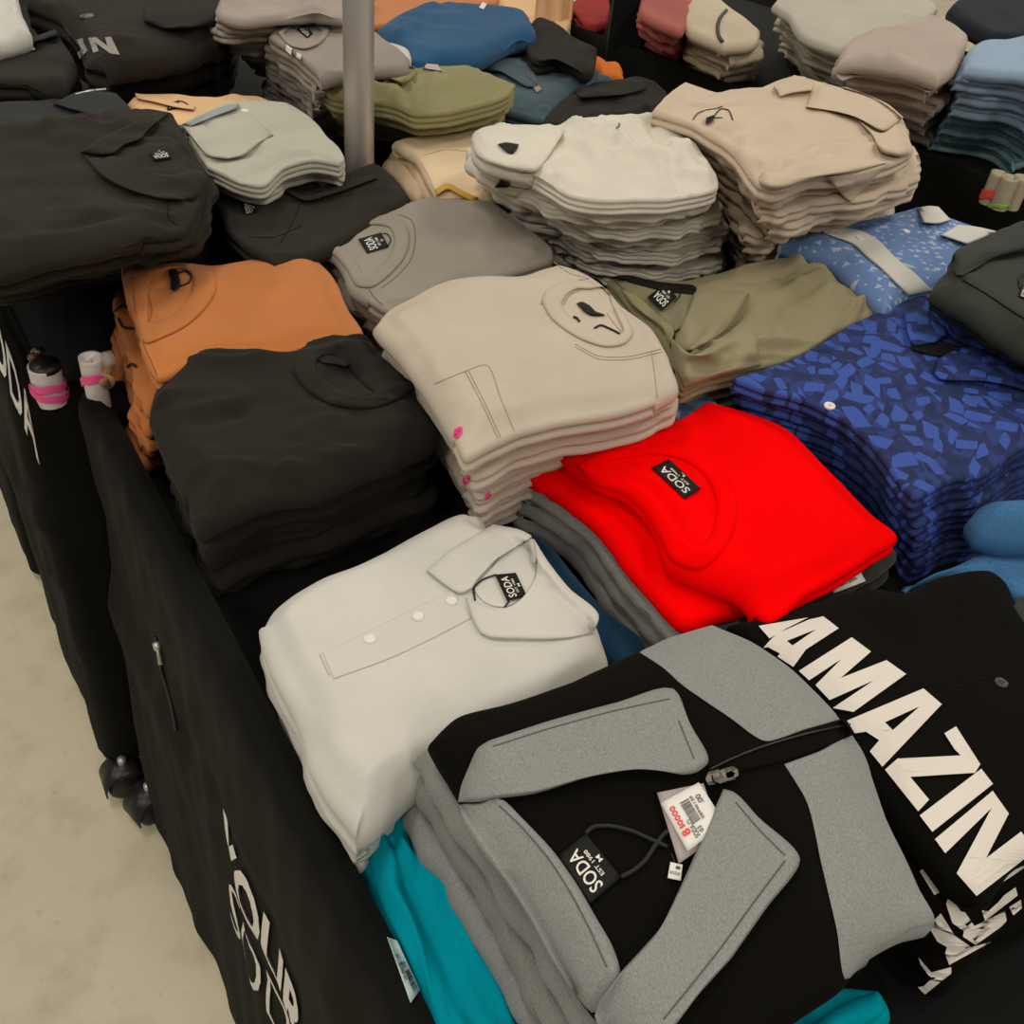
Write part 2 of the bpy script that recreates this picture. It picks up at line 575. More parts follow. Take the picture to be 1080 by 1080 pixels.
def barcode(x0, y0, x1, y1, n, seed=0, along='x'):
    r = random.Random(seed); out = []; t = 0.0
    ws = [(r.uniform(.5, 1.6), r.uniform(.5, 1.3)) for _ in range(n)]
    tot = sum(a + b for a, b in ws)
    for a, b in ws:
        if along == 'x': out.append(('|', x0 + (x1 - x0) * t / tot, y0, x0 + (x1 - x0) * (t + a) / tot, y1))
        else: out.append(('|', x0, y0 + (y1 - y0) * t / tot, x1, y0 + (y1 - y0) * (t + a) / tot))
        t += a + b
    return out

def tube(name, path, r, mat, parent=None, seg=8, loc=None, closed_path=False, caps=True):
    path = [np.array(p, float) for p in path]; V = []; f = []
    n = len(path)
    for i, p in enumerate(path):
        a = path[(i - 1) % n] if (closed_path or i > 0) else path[i]
        b = path[(i + 1) % n] if (closed_path or i < n - 1) else path[i]
        t = b - a; t /= np.linalg.norm(t) + 1e-12
        ref = np.array([0, 0, 1.0]) if abs(t[2]) < .9 else np.array([1.0, 0, 0])
        x = np.cross(t, ref); x /= np.linalg.norm(x); y = np.cross(t, x)
        rr = r[i] if isinstance(r, (list, tuple)) else r
        for s in range(seg):
            an = 2 * math.pi * s / seg
            V.append(p + (x * math.cos(an) + y * math.sin(an)) * rr)
    m = n if closed_path else n - 1
    for i in range(m):
        for s in range(seg):
            a = i * seg + s; b = i * seg + (s + 1) % seg; j = (i + 1) % n
            f.append((a, b, j * seg + (s + 1) % seg, j * seg + s))
    if caps and not closed_path:
        f.append(tuple(range(seg))[::-1]); f.append(tuple((n - 1) * seg + s for s in range(seg)))
    ob = new_obj(name, np.array(V), f, mat, parent, loc)
    fix_normals(ob)
    return ob

def cord(name, px, bases, mat, parent, r=.0009, h=.0012, n=30):
    tree = base(bases)
    q = spline(pts(px)[0] if isinstance(px, str) else px, np.linspace(0, 1, n))
    return tube(name, [cast(tree, p, parent.get('_z', .95), h)[0] for p in q], r, mat, parent, seg=6)

def stitch(px, bases, mat, parent, r=.0005, name='seam', n=40):
    return cord(name, px, bases, mat, parent, r=r, h=.0003, n=n)

def button(center, bases, mat, parent, rad=.0055, hole_mat=None, name='button'):
    tree = base(bases)
    c, hit = cast(tree, center, parent.get('_z', .95), .0004)
    _, nr, _, _ = tree.ray_cast(Vector(CAM), Vector(ray(center)))
    nr = Vector(nr) if nr is not None else Vector((0, 0, 1))
    if nr.z < 0: nr = -nr
    nr = (nr + Vector((0, 0, 1))).normalized()
    x = nr.orthogonal().normalized(); y = nr.cross(x)
    prof = [(0, .0006), (.45, .0006), (.6, .0007), (.8, .0013), (.95, .0011), (1, .0004), (1, -.001)]
    V = []; f = []; sg = 20
    for (rr, zz) in prof:
        for s in range(sg):
            a = 2 * math.pi * s / sg
            V.append(c + np.array(x) * math.cos(a) * rr * rad + np.array(y) * math.sin(a) * rr * rad + np.array(nr) * zz)
    for i in range(len(prof) - 1):
        for s in range(sg):
            a = i * sg + s; b = i * sg + (s + 1) % sg
            f.append((a, a + sg, b + sg, b))
    ob = new_obj(name, np.array(V), f, mat, parent); fix_normals(ob)
    if hole_mat:
        hv = []; hf = []
        for (sx, sy) in ((1, 1), (-1, 1), (-1, -1), (1, -1)):
            n0 = len(hv)
            for s in range(8):
                a = 2 * math.pi * s / 8
                hv.append(c + np.array(x) * (sx * .2 + .1 * math.cos(a)) * rad + np.array(y) * (sy * .2 + .1 * math.sin(a)) * rad + np.array(nr) * .0009)
            hf.append(tuple(range(n0, n0 + 8)))
        hv = np.array(hv)
        h = new_obj('thread', hv, hf, hole_mat, ob)
    return ob

def paint_panels(ob, panels):
    """give the faces of a body that belong to a sewn-in panel the panel's own cloth"""
    off = np.array(ob['_o']); idx = [0] * len(ob.data.polygons)
    co = np.array([v.co[:] for v in ob.data.vertices]) + off
    c = (co - CAM) @ R
    px = np.stack([540 + F * c[:, 0] / c[:, 2], 540 + F * c[:, 1] / c[:, 2]], 1)
    for m, (mat, pg) in enumerate(panels):
        ob.data.materials.append(mat); pg = np.array(pg)
        for k, f in enumerate(ob.data.polygons):
            x, y = px[list(f.vertices)].mean(0); ins = False
            for i in range(len(pg)):
                (x1, y1), (x2, y2) = pg[i], pg[i - 1]
                if (y1 > y) != (y2 > y) and x < (x2 - x1) * (y - y1) / (y2 - y1) + x1: ins = not ins
            if ins: idx[k] = m + 1
    ob.data.polygons.foreach_set('material_index', idx); ob.data.update()
# ------------------------------------------------------------------ plan of the place: s runs away along the bin's edge, t to the right
O0 = P((222, 974), 0)
VP1 = R @ np.array([-900, -1015, F]); VP1[2] = 0
D1 = VP1 / np.linalg.norm(VP1); D2 = np.array([D1[1], -D1[0], 0])
def T3(s, t, z): return O0 + D1 * s + D2 * t + np.array([0, 0, z])

# ------------------------------------------------------------------ materials
BLKF = fabric('black fleece', (13, 11, 7), sheen=.01, spec=.08)
BLK = fabric('black jersey', (36, 33, 28), sheen=.03)
BLK2 = fabric('black poplin', (42, 38, 31), sheen=.03, scale=2200, bump=.2)
CHAR = fabric('charcoal cotton', (44, 47, 47), sheen=.04)
DKGRN = fabric('dark green grey knit', (52, 57, 50), sheen=.05)
WHITE = fabric('white cotton', (209, 207, 199), sheen=.03)
WHITE2 = fabric('crisp white cotton', (216, 210, 196), sheen=.02, scale=2500, bump=.15)
CREAM = fabric('cream cotton', (207, 189, 167), sheen=.03, scale=2200, bump=.2)
BEIGE = fabric('beige jersey', (199, 186, 169), sheen=.04)
RUST = fabric('rust orange jersey', (190, 117, 62), sheen=.1)
GREYT = fabric('mid grey jersey', (148, 140, 129), sheen=.1)
HEATH = fabric('heather grey fleece', (162, 163, 160), (112, 114, 111), sheen=.1, bump=.5)
HEATHD = fabric('darker heather fleece', (150, 150, 146), (102, 103, 99), sheen=.1, bump=.5)
RED = fabric('bright red fleece', (255, 0, 2), sheen=0.0, bump=.1, spec=.04)
TEAL = fabric('teal jersey', (0, 152, 172), sheen=0, spec=.05)
NAVYT = fabric('deep teal navy jersey', (12, 58, 84), sheen=.1)
OLIVE = fabric('olive poplin', (146, 137, 106), sheen=.08, scale=2200, bump=.2)
OLIVEG = fabric('olive green poplin', (144, 139, 98), sheen=.08, scale=2200, bump=.2)
SAGE = fabric('pale sage grey cotton', (183, 181, 166), sheen=.08)
PEACH = fabric('peach cotton', (232, 192, 146), sheen=.06)
CREAMT = fabric('pale peach cotton', (233, 208, 172), sheen=.06)
LILAC = fabric('lilac grey jersey', (168, 158, 150), sheen=.08)
GREYW = fabric('warm grey jersey', (152, 143, 134), sheen=.08)
BLUES = fabric('petrol blue fleece', (40, 88, 128), sheen=.1)
SLATE = fabric('slate blue denim knit', (64, 84, 94), sheen=.1)
ORANGE = fabric('orange jersey', (214, 112, 38), sheen=.05)
TERRA = fabric('terracotta cotton', (196, 128, 84), sheen=.05)
ROSE = fabric('dusty rose cotton', (176, 98, 90), sheen=.08)
OATM = fabric('oatmeal knit', (204, 190, 164), sheen=.08)
PALEG = fabric('pale stone fleece', (188, 184, 168), sheen=.08)
MAUVE = fabric('mauve taupe fleece', (184, 168, 157), sheen=.08)
PBLUE = fabric('pale blue cotton', (150, 172, 196), sheen=.05)
PBLUE2 = fabric('washed blue denim', (112, 144, 162), (96, 126, 146), sheen=.05)
AQUA = fabric('pale aqua cotton', (136, 176, 184), sheen=.05)
NAVY = fabric('dark navy knit', (28, 32, 42), sheen=.05)
DENIM = fabric('washed blue denim twill', (78, 132, 178), (36, 78, 122), sheen=.03, bump=.5, heather=1200)
SKIRT = fabric('black table cloth', (21, 20, 15), sheen=.02, spec=.12, scale=900)
BINFLOOR = fabric('black lining', (14, 14, 13), sheen=.05)
LABEL = plain('black satin label', (24, 23, 22), .6, 0.0, .2)
WTXT = plain('white print', (226, 222, 214), .7)
TAPE_P = plain('pink tape', (250, 84, 160), .5)
PVC = plain('white plastic pipe', (214, 206, 206), .35)
PVCT = plain('tan plastic pipe', (176, 164, 140), .4)
STEEL = plain('brushed steel', (206, 200, 196), .42, .75)
GUN = plain('gunmetal', (86, 82, 76), .35, .9)
BLKP = plain('black plastic', (24, 24, 24), .4)
BLKC = plain('black elastic cord', (22, 21, 20), .7)
CARD = plain('white card', (232, 228, 222), .6)
CARD2 = plain('greyish pink card', (176, 164, 162), .6)
PINKC = plain('red print', (226, 70, 66), .6)
DPRINT = plain('dark grey print', (78, 74, 72), .6)
MINT = plain('pale mint paper', (190, 212, 206), .5)
PINKP = plain('hot pink print', (236, 60, 136), .6)
BTN_W = plain('white button', (224, 220, 212), .35)
BTN_D = plain('dark brown button', (62, 48, 42), .35)
SEAMB = fabric('beige thread', (176, 152, 128), sheen=0)
SEAMR = fabric('dark rust thread', (150, 84, 40), sheen=0)
SEAMG = fabric('dark grey thread', (104, 100, 95), sheen=0)
SEAMK = fabric('black thread', (20, 19, 18), sheen=0)
LETTER = fabric('white felt', (226, 218, 208), sheen=.1, bump=.4)
RUBBER = plain('black rubber', (28, 27, 26), .5)

def blue_pattern():
    t = Nt('royal blue shard jacquard')
    w = t.n('TexWave', Scale=200.0, Distortion=.2, Detail=0.0); t.l(t.tc.outputs['Object'], w.inputs['Vector'])
    stripe = t.math('MULTIPLY', w.outputs[1], .55)
    def shards(scale, off, k):
        sc = t.n('Mapping'); sc.inputs['Scale'].default_value = (scale, scale * .8, 0); sc.inputs['Location'].default_value = (off, off * 1.7, 0)
        sc.inputs['Rotation'].default_value = (0, 0, .6 + off)
        t.l(t.tc.outputs['Object'], sc.inputs[0])
        v = t.n('TexVoronoi', feature='F1', Scale=1.0, Randomness=.8); t.l(sc.outputs[0], v.inputs['Vector'])
        d = t.n('VectorMath', operation='SUBTRACT'); t.l(sc.outputs[0], d.inputs[0]); t.l(v.outputs['Position'], d.inputs[1])
        sep = t.n('SeparateColor'); t.l(v.outputs['Color'], sep.inputs[0])
        ro = t.n('VectorRotate', rotation_type='Z_AXIS'); t.l(d.outputs[0], ro.inputs['Vector']); t.l(t.math('MULTIPLY', sep.outputs[0], 6.28), ro.inputs['Angle'])
        s_ = t.n('SeparateXYZ'); t.l(ro.outputs[0], s_.inputs[0]); x, y = s_.outputs[0], s_.outputs[1]
        e1 = t.math('ABSOLUTE', t.math('ADD', t.math('MULTIPLY', x, 1.0), t.math('MULTIPLY', y, .35)))
        e2 = t.math('MULTIPLY', t.math('ABSOLUTE', y), .62)
        e3 = t.math('ADD', t.math('MULTIPLY', x, .75), t.math('MULTIPLY', y, .6))
        m = t.math('MAXIMUM', e1, t.math('MAXIMUM', e2, e3))
        return t.math('LESS_THAN', m, t.math('ADD', t.math('MULTIPLY', sep.outputs[1], .16), k))
    base = t.mix(shards(30, .3, .16), lin((34, 47, 92)), lin((42, 58, 118)))
    c2 = t.mix(shards(38, 1.9, .10), base, lin((30, 42, 84)))
    hi = t.mix(stripe, lin((60, 90, 174)), lin((40, 60, 130)))
    col = t.mix(shards(34, 3.1, .15), c2, hi)
    t.l(col, t.b.inputs['Base Color']); t.b.inputs['Roughness'].default_value = .75
    t.b.inputs['Specular IOR Level'].default_value = .25
    t.bump(t.noise(1800), .25)
    return t.m

def tri_pattern():
    t = Nt('light blue shirting with white triangles')
    sc = t.n('Mapping'); sc.inputs['Scale'].default_value = (54, 54, 0); t.l(t.tc.outputs['Object'], sc.inputs[0])
    v = t.n('TexVoronoi', feature='F1', Scale=1.0, Randomness=.75); t.l(sc.outputs[0], v.inputs['Vector'])
    d = t.n('VectorMath', operation='SUBTRACT'); t.l(sc.outputs[0], d.inputs[0]); t.l(v.outputs['Position'], d.inputs[1])
    sep = t.n('SeparateColor'); t.l(v.outputs['Color'], sep.inputs[0])
    ro = t.n('VectorRotate', rotation_type='Z_AXIS'); t.l(d.outputs[0], ro.inputs['Vector']); t.l(t.math('MULTIPLY', sep.outputs[0], 6.28), ro.inputs['Angle'])
    s = t.n('SeparateXYZ'); t.l(ro.outputs[0], s.inputs[0])
    x, y = s.outputs[0], s.outputs[1]
    e1 = t.math('MULTIPLY', y, -1.0)
    e2 = t.math('ADD', t.math('MULTIPLY', x, .9), t.math('MULTIPLY', y, .4))
    e3 = t.math('ADD', t.math('MULTIPLY', x, -.8), t.math('MULTIPLY', y, .6))
    m = t.math('MAXIMUM', e1, t.math('MAXIMUM', e2, e3))
    size = t.math('ADD', t.math('MULTIPLY', sep.outputs[1], .16), .06)
    tri = t.math('LESS_THAN', m, size)
    col = t.mix(t.math('MULTIPLY', tri, .55), t.mix(t.noise(40), lin((98, 126, 176)), lin((112, 142, 190))), lin((206, 210, 214)))
    t.l(col, t.b.inputs['Base Color']); t.b.inputs['Roughness'].default_value = .85
    t.b.inputs['Specular IOR Level'].default_value = .2
    t.bump(t.noise(2000), .2)
    return t.m
ROYAL = blue_pattern(); TRI = tri_pattern()

# ------------------------------------------------------------------ floor, lamps
def floor_mat():
    t = Nt('worn beige vinyl floor')
    n1 = t.ramp(t.noise(2.2, 6), .35, .7); n2 = t.ramp(t.noise(11, 5), .5, .72); n3 = t.ramp(t.noise(60, 3), .62, .75)
    c = t.mix(n1, lin((220, 210, 184)), lin((207, 197, 170)))
    c = t.mix(t.math('MULTIPLY', n2, .35), c, lin((160, 146, 118)))
    c = t.mix(t.math('MULTIPLY', n3, .18), c, lin((130, 116, 92)))
    t.l(c, t.b.inputs['Base Color']); t.b.inputs['Roughness'].default_value = .45; t.b.inputs['Specular IOR Level'].default_value = .3
    t.bump(t.noise(30, 4), .06)
    return t.m
fl = new_obj('floor', [(-6, -3, 0), (7, -3, 0), (7, 10, 0), (-6, 10, 0)], [(0, 1, 2, 3)], floor_mat(), smooth=False, loc=(0, 0, 0))
fl['kind'] = 'structure'; fl['label'] = 'worn beige vinyl shop floor with faint scuffs'; fl['category'] = 'floor'

def area(name, loc, sx, sy, power, col, rot=0, tgt=None):
    l = bpy.data.lights.new(name, 'AREA'); l.shape = 'RECTANGLE'; l.size = sx; l.size_y = sy; l.energy = power; l.color = col
    o = bpy.data.objects.new(name, l); COL.objects.link(o); o.location = loc; o.rotation_euler = (0, 0, rot)
    if tgt is not None:
        o.rotation_euler = (Vector(tgt) - Vector(loc)).to_track_quat('-Z', 'Y').to_euler()
    return o
WARM = (1.0, .93, .81)
for x in (-4.2, -1.2, 1.8, 4.8):
    for y in (-2.4, .9, 4.2, 7.5):
        area('ceiling_lamp', (x, y, 4.0), .4, 1.4, 49 if y < 0 else 31, WARM)
w = bpy.data.worlds.new('world'); SC.world = w; w.use_nodes = True
w.node_tree.nodes['Background'].inputs[0].default_value = (1.0, .95, .86, 1); w.node_tree.nodes['Background'].inputs[1].default_value = .11

# ------------------------------------------------------------------ display bins
def skirt_mesh(corners, z_floor, rim, z_rim, inset_top, hem=.02, seed=0, nprof=26, step=.012, folds=.010):
    """cloth over a bin frame: corners in plan (counter-clockwise), one closed skin from the inner wall over the rim down to the hem"""
    cs = [np.array(c[:2]) for c in corners]; n = len(cs)
    path = []; rad = .03
    for i in range(n):
        a, b, c = cs[i - 1], cs[i], cs[(i + 1) % n]
        u = (b - a) / np.linalg.norm(b - a); v = (c - b) / np.linalg.norm(c - b)
        n0 = np.array([u[1], -u[0]]); n1 = np.array([v[1], -v[0]])
        cc = b - (n0 + n1) * rad
        for s in np.linspace(0, 1, 8):
            nn = n0 * (1 - s) + n1 * s; nn /= np.linalg.norm(nn)
            path.append((cc + nn * rad, nn))
        L = np.linalg.norm(c - b) - 2 * rad
        for s in np.linspace(0, 1, max(2, int(L / step)))[1:-1]:
            path.append((b + v * (rad + L * s), n1))
    prof = [(-rim - .012, z_floor - .01), (-rim - .008, z_floor + .3 * (z_rim - z_floor)), (-rim - .004, z_rim - .02), (-rim + .004, z_rim - .006), (-rim * .75, z_rim + .002),
            (-rim * .5, z_rim + .004), (-rim * .25, z_rim), (-.004, z_rim - .012), (0, z_rim - .03)]
    for s in np.linspace(0, 1, nprof)[1:]:
        prof.append((s * inset_top, (z_rim - .03) * (1 - s) + hem * s))
    V = []; m = len(path); arc = 0; prev = None
    for i, (p, nn) in enumerate(path):
        if prev is not None: arc += np.linalg.norm(p - prev)
        prev = p
        for j, (o, z) in enumerate(prof):
            dn = 0; dz = 0
            if j > 5:
                q = min(1, (z_rim - z) / .5)
                dn = .55 * folds * q * 2.2 * float(pn(arc / .11, z * 1.2, seed)) + .006 * float(pn(arc / .05 + z * 2.5, z / .4, seed + 3)) \
                    + .022 * min(1, q * 3, (1 - q) * 2 + .2) * float(pn(arc / .6 + 3, z / .085 + arc * 1.1, seed + 6))
            if 2 < j < 8: dz = .008 * float(pn(arc / .13, 1.5, seed + 2)); dn += .006 * float(pn(arc / .09, 7.5, seed + 8))
            if j == len(prof) - 1: dz = .012 * float(pn(arc / .1, 4.5, seed + 5))
            w2 = p + nn * (o + dn)
            V.append((w2[0], w2[1], max(.004, z + dz)))
    k = len(prof); f = []
    for i in range(m):
        a = i * k; b = ((i + 1) % m) * k
        for j in range(k - 1): f.append((a + j, b + j, b + j + 1, a + j + 1))
    return np.array(V), f

def slab(x, y, ux, uy, z0, z1): pass

def bin_thing(label, s0, s1, t0, t1, zf, zr, rim, flare, seed, folds=.010, hem=.02, corners=None):
    cn = corners or [T3(s0, t0, 0), T3(s0, t1, 0), T3(s1, t1, 0), T3(s1, t0, 0)]
    ar = sum(cn[i][0] * cn[(i + 1) % 4][1] - cn[(i + 1) % 4][0] * cn[i][1] for i in range(4))
    if ar < 0: cn = cn[::-1]
    c = sum(cn) / 4
    rt = root('display_bin', (c[0], c[1], 0)); tag(rt, label, 'display table', 'cloth-covered display bins')
    V, f = skirt_mesh(cn, zf, rim, zr, flare, hem, seed, folds=folds)
    sk = new_obj('skirt', V, f, SKIRT, rt); fix_normals(sk)
    ins = [p + (c - p) / np.linalg.norm(c - p) * .05 for p in cn]
    v = [(p[0], p[1], zf) for p in ins] + [(p[0], p[1], zf - .02) for p in ins]
    bo = new_obj('tray', v, [(0, 1, 2, 3), (7, 6, 5, 4)] + [(i, (i + 4), (i + 1) % 4 + 4, (i + 1) % 4) for i in range(4)], BINFLOOR, rt, smooth=False); fix_normals(bo)
    return rt, sk

ZF = .80
binA, skA = bin_thing('black cloth covered display bin in front, its skirt printed in white', -.95, .272, .008, 1.22, ZF, .865, .036, .03, 1)
cB = [T3(.325, -.06, 0), T3(.325, 1.0, 0), T3(.80, 1.0, 0), T3(.80, -.06, 0)]
binB, skB = bin_thing('black skirted display bin across the narrow gap, under the black polo shirts', .325, .80, -.06, 1.0, .80, .818, .045, .004, 4, hem=.065)
binE, skE = bin_thing('black display bin at the back behind the steel pole', .90, 2.2, -.06, 1.05, .82, .88, .04, .01, 6)
dA = P((650, 40), .97); dB = P((1110, 205), .97)
dv = (dB - dA) / np.linalg.norm(dB - dA); dn_ = np.array([-dv[1], dv[0], 0])
binD, skD = bin_thing('black cloth covered table at the back right under the pale folded stacks', 0, 0, 0, 0, .93, .955, .03, .01, 8, folds=.004,
                      corners=[np.array([*(dA - dv * .3)[:2], 0]), np.array([*(dB + dv * .7)[:2], 0]), np.array([*(dB + dv * .7 + dn_ * .8)[:2], 0]), np.array([*(dA - dv * .3 + dn_ * .8)[:2], 0])])

def skirt_text(lines, s_a, s_b, z0, z1, sk, rt, name='lettering'):
    """white print on the long left side of the front bin"""
    tree = base(sk); V = []; f = []
    for (s, a0, a1, y0, y1, bold) in lines:
        v, fc = text_mesh(s, bold); n = len(V)
        v, fc = split_tris(v, [t for g in fc for t in ([g] if len(g) == 3 else [(g[0], g[i], g[i + 1]) for i in range(1, len(g) - 1)])], 2)
        for a, b in v:
            ss = s_a + (s_b - s_a) * (a0 + (a1 - a0) * a); z = z0 + (z1 - z0) * (y0 + (y1 - y0) * b)
            o = T3(ss, -.4, z)
            hit, nr, _, _ = tree.ray_cast(Vector(o), Vector(D2))
            q = np.array(hit) if hit is not None else T3(ss, 0, z)
            V.append(q - D2 * .0035)
        f += [tuple(i + n for i in t) for t in fc]
    return new_obj(name, np.array(V), f, WTXT, sk, smooth=False)
skirt_text([('YOUR', 0, 1, .62, 1, .03), ('SODA', 0, 1, 0, .42, -.004)], -.225, -.47, .40, .635, skA, binA)
text_on([('SODA', 0, 0, 1, 1)], [(-18, 345), (42, 492), (34, 430), (-22, 290)], skB, WTXT, skB, h=.003, bold=.02, sub=2)

def caster(loc, ang, rt):
    c = np.array(loc); dx = np.array([math.cos(ang), math.sin(ang), 0]); ax = np.array([-dx[1], dx[0], 0])
    r = .033
    bd = tube('caster', [c + ax * -.024 + [0, 0, r], c + ax * -.019 + [0, 0, r], c + ax * -.003 + [0, 0, r], c + ax * .003 + [0, 0, r], c + ax * .019 + [0, 0, r], c + ax * .024 + [0, 0, r]],
              [.024, r, r, r, r, .024], RUBBER, rt, seg=28)
    # hood over the twin wheels
    V = []; f = []
    n = 14
    for w_ in (-.026, .026):
        for i in range(n):
            a = math.radians(50 + 140 * i / (n - 1))
            V.append(c + ax * w_ + dx * math.cos(a) * (r + .004) + np.array([0, 0, r + math.sin(a) * (r + .004)]))
    for i in range(n - 1): f.append((i, i + 1, n + i + 1, n + i))
    h = new_obj('hood', np.array(V), f, BLKP, bd); sd = h.modifiers.new('s', 'SOLIDIFY'); sd.thickness = .003
    tube('stem', [c + [0, 0, 2 * r], c + [0, 0, .088]], .007, STEEL, bd, seg=12)
caster(P((136, 831), 0), .6, binB); caster(P((163, 858), 0), .9, binA)

def post(px, zt, zb, rad, mat, rt, name='corner_post'):
    p = P(px, zt)
    V = []; f = []; sg = 28
    prof = [(rad * .8, zt - .03), (rad * .82, zt), (rad, zt + .001), (rad, zt - .004), (rad, zb)]
    for r_, z in prof:
        for s in range(sg):
            a = 2 * math.pi * s / sg; V.append((p[0] + r_ * math.cos(a), p[1] + r_ * math.sin(a), z))
    for i in range(len(prof) - 1):
        for s in range(sg): f.append((i * sg + s, i * sg + (s + 1) % sg, (i + 1) * sg + (s + 1) % sg, (i + 1) * sg + s))
    f.append(tuple(range(sg)))
    o = new_obj(name, np.array(V), f, mat, rt); fix_normals(o)
    return o, p
def tapering(name, p, z, rad, w, mat, rt, tilt=.2, turns=1, seed=0):
    V = []; f = []; sg = 36; rows = [-.5, -.2, .1, .3, .5]
    for k in range(turns):
        n0 = len(V)
        for j, q in enumerate(rows):
            for s in range(sg):
                a = 2 * math.pi * s / sg
                rr = rad + .0012 + .001 * (k + 1) + (.0008 if j in (1, 3) else 0)
                zz = z - k * w * .7 + q * w + math.cos(a + 1.2 + k * 1.9) * rad * tilt + .001 * math.sin(5 * a + seed)
                V.append((p[0] + rr * math.cos(a), p[1] + rr * math.sin(a), zz))
        for j in range(len(rows) - 1):
            for s in range(sg):
                a = n0 + j * sg + s; b = n0 + j * sg + (s + 1) % sg; f.append((a, b, b + sg, a + sg))
    o = new_obj(name, np.array(V), f, mat, rt); return o
pa, ppa = post((95, 377), .92, .02, .0135, PVC, binA)
tapering('pink_tape', ppa, .886, .0135, .012, TAPE_P, pa, .9)
tube('elbow', [P((101, 386), .905), P((108, 381), .908), P((119, 378), .908)], .0105, PVC, pa, seg=16)
tube('sleeve', [P((112, 404), .87), P((113, 402), .895), P((111, 390), .902)], .009, plain('aged glue', (196, 160, 110), .5), pa, seg=12)
pb, ppb = post((46, 386), .862, .808, .0195, PVC, binB)
tapering('pink_tape', ppb, .834, .0195, .011, TAPE_P, pb, .25, 2)
tube('cap', [ppb + [.002, 0, -.004], ppb + [.002, 0, .004]], .0185, BLKP, pb, seg=24)
tube('bolt', [P((38, 372), .862), P((42, 371), .87)], .007, GUN, pb, seg=10)
tube('bolt', [P((34, 378), .86), P((36, 376), .866)], .006, plain('rusty bolt', (120, 84, 60), .5, .6), pb, seg=10)

# zip hanging open at the corner of the front bin's skirt
zt = base(skA)
def on_skirt(px, out=.003):
    h, hit = cast(zt, px, .5, out); return h
zp = spline([on_skirt(p) for p in [(164, 672), (170, 705), (180, 740), (186, 770)]], np.linspace(0, 1, 16))
zt_o = tube('zip', zp, .0022, BLKP, binA, seg=8)
q1, q2 = on_skirt((165, 678), .006), on_skirt((170, 700), .007)
pl = tube('zip_pull', [q1, q1 * .7 + q2 * .3, q1 * .6 + q2 * .4, q2], [.005, .0045, .0022, .0035], STEEL, zt_o, seg=10)

# ------------------------------------------------------------------ steel pole, uprights
bp = P((379, 164), .985)
pr = root('steel_pole', (bp[0], bp[1], .80)); tag(pr, 'round brushed steel pole rising between the stacks', 'pole')
tube('shaft', [(bp[0], bp[1], .80), (bp[0], bp[1], 1.0), (bp[0], bp[1], 2.6)], .0228, STEEL, pr, seg=40)
fl_ = tube('foot_flange', [(bp[0], bp[1], .80), (bp[0], bp[1], .812)], .05, STEEL, pr, seg=40)
up = P((655, 70), .9)
ur = root('black_upright', (up[0], up[1], 0)); tag(ur, 'black upright post by the dusty rose stack', 'post')
V = [(sx * .04, sy * .04, z) for z in (0, 2.2) for sx, sy in ((-1, -1), (1, -1), (1, 1), (-1, 1))]
V = np.array(V) + np.array([up[0], up[1], 0])
ub = new_obj('shaft', V, [(0, 1, 5, 4), (1, 2, 6, 5), (2, 3, 7, 6), (3, 0, 4, 7), (4, 5, 6, 7), (3, 2, 1, 0)], BINFLOOR, ur, smooth=False)
bv = ub.modifiers.new('b', 'BEVEL'); bv.width = .006; bv.segments = 2
new_obj('foot', np.array([(sx * .07, sy * .07, z) for z in (0, .01) for sx, sy in ((-1, -1), (1, -1), (1, 1), (-1, 1))]) + np.array([up[0], up[1], 0]),
        [(0, 1, 5, 4), (1, 2, 6, 5), (2, 3, 7, 6), (3, 0, 4, 7), (4, 5, 6, 7), (3, 2, 1, 0)], BLKP, ur, smooth=False)
# ================================================================== goods
def soda(quad, bases, parent, name='neck_label', size='M', h=.0012, loop=None):
    """black woven neck label; quad = bottom-left, bottom-right, top-right, top-left of its writing"""
    q = quad_grid(name, quad, bases, LABEL, parent, h=h)
    q['_z'] = parent.get('_z', .95); q['label'] = 'black satin label with white print'
    text_on([('SODA', .1, .44, .9, .82), ('EST 1988', .24, .26, .78, .37), (size, .45, .07, .57, .2)], quad, q, WTXT, q, h=.0006, bold=.012)
    if loop: cord('label_cord', loop, [q] + list(bases if isinstance(bases, (list, tuple)) else [bases]), BLKC, parent, r=.0008)
    return q

# ---------------- right rear table: tall soft piles
def pile(name, sides, z, mat, n, T, what, where, cat, group, lean=None, label=None, seed=1, mats=None, **kw):
    tk = {k: kw.pop(k) for k in ('bulge', 'wr', 'creases', 'k') if k in kw}
    lk = {k: kw.pop(k) for k in ('jit', 'rot', 'grow', 'Ts', 'edge_j', 'wave', 'labels', 'kl', 'groove', 'gap') if k in kw}
    if 'kl' in lk: lk['k'] = lk.pop('kl')
    rt, b, o = top_garment(name, sides, z, mat, label or f'{what} on top of {where}', cat, group, T=kw.pop('Ttop', T), seed=seed, **tk, **kw)
    L = layers(name, o, mat, n, T, what, where, cat, group, lean=lean, seed=seed, mats=mats, **lk) if n else []
    return rt, b, o, L

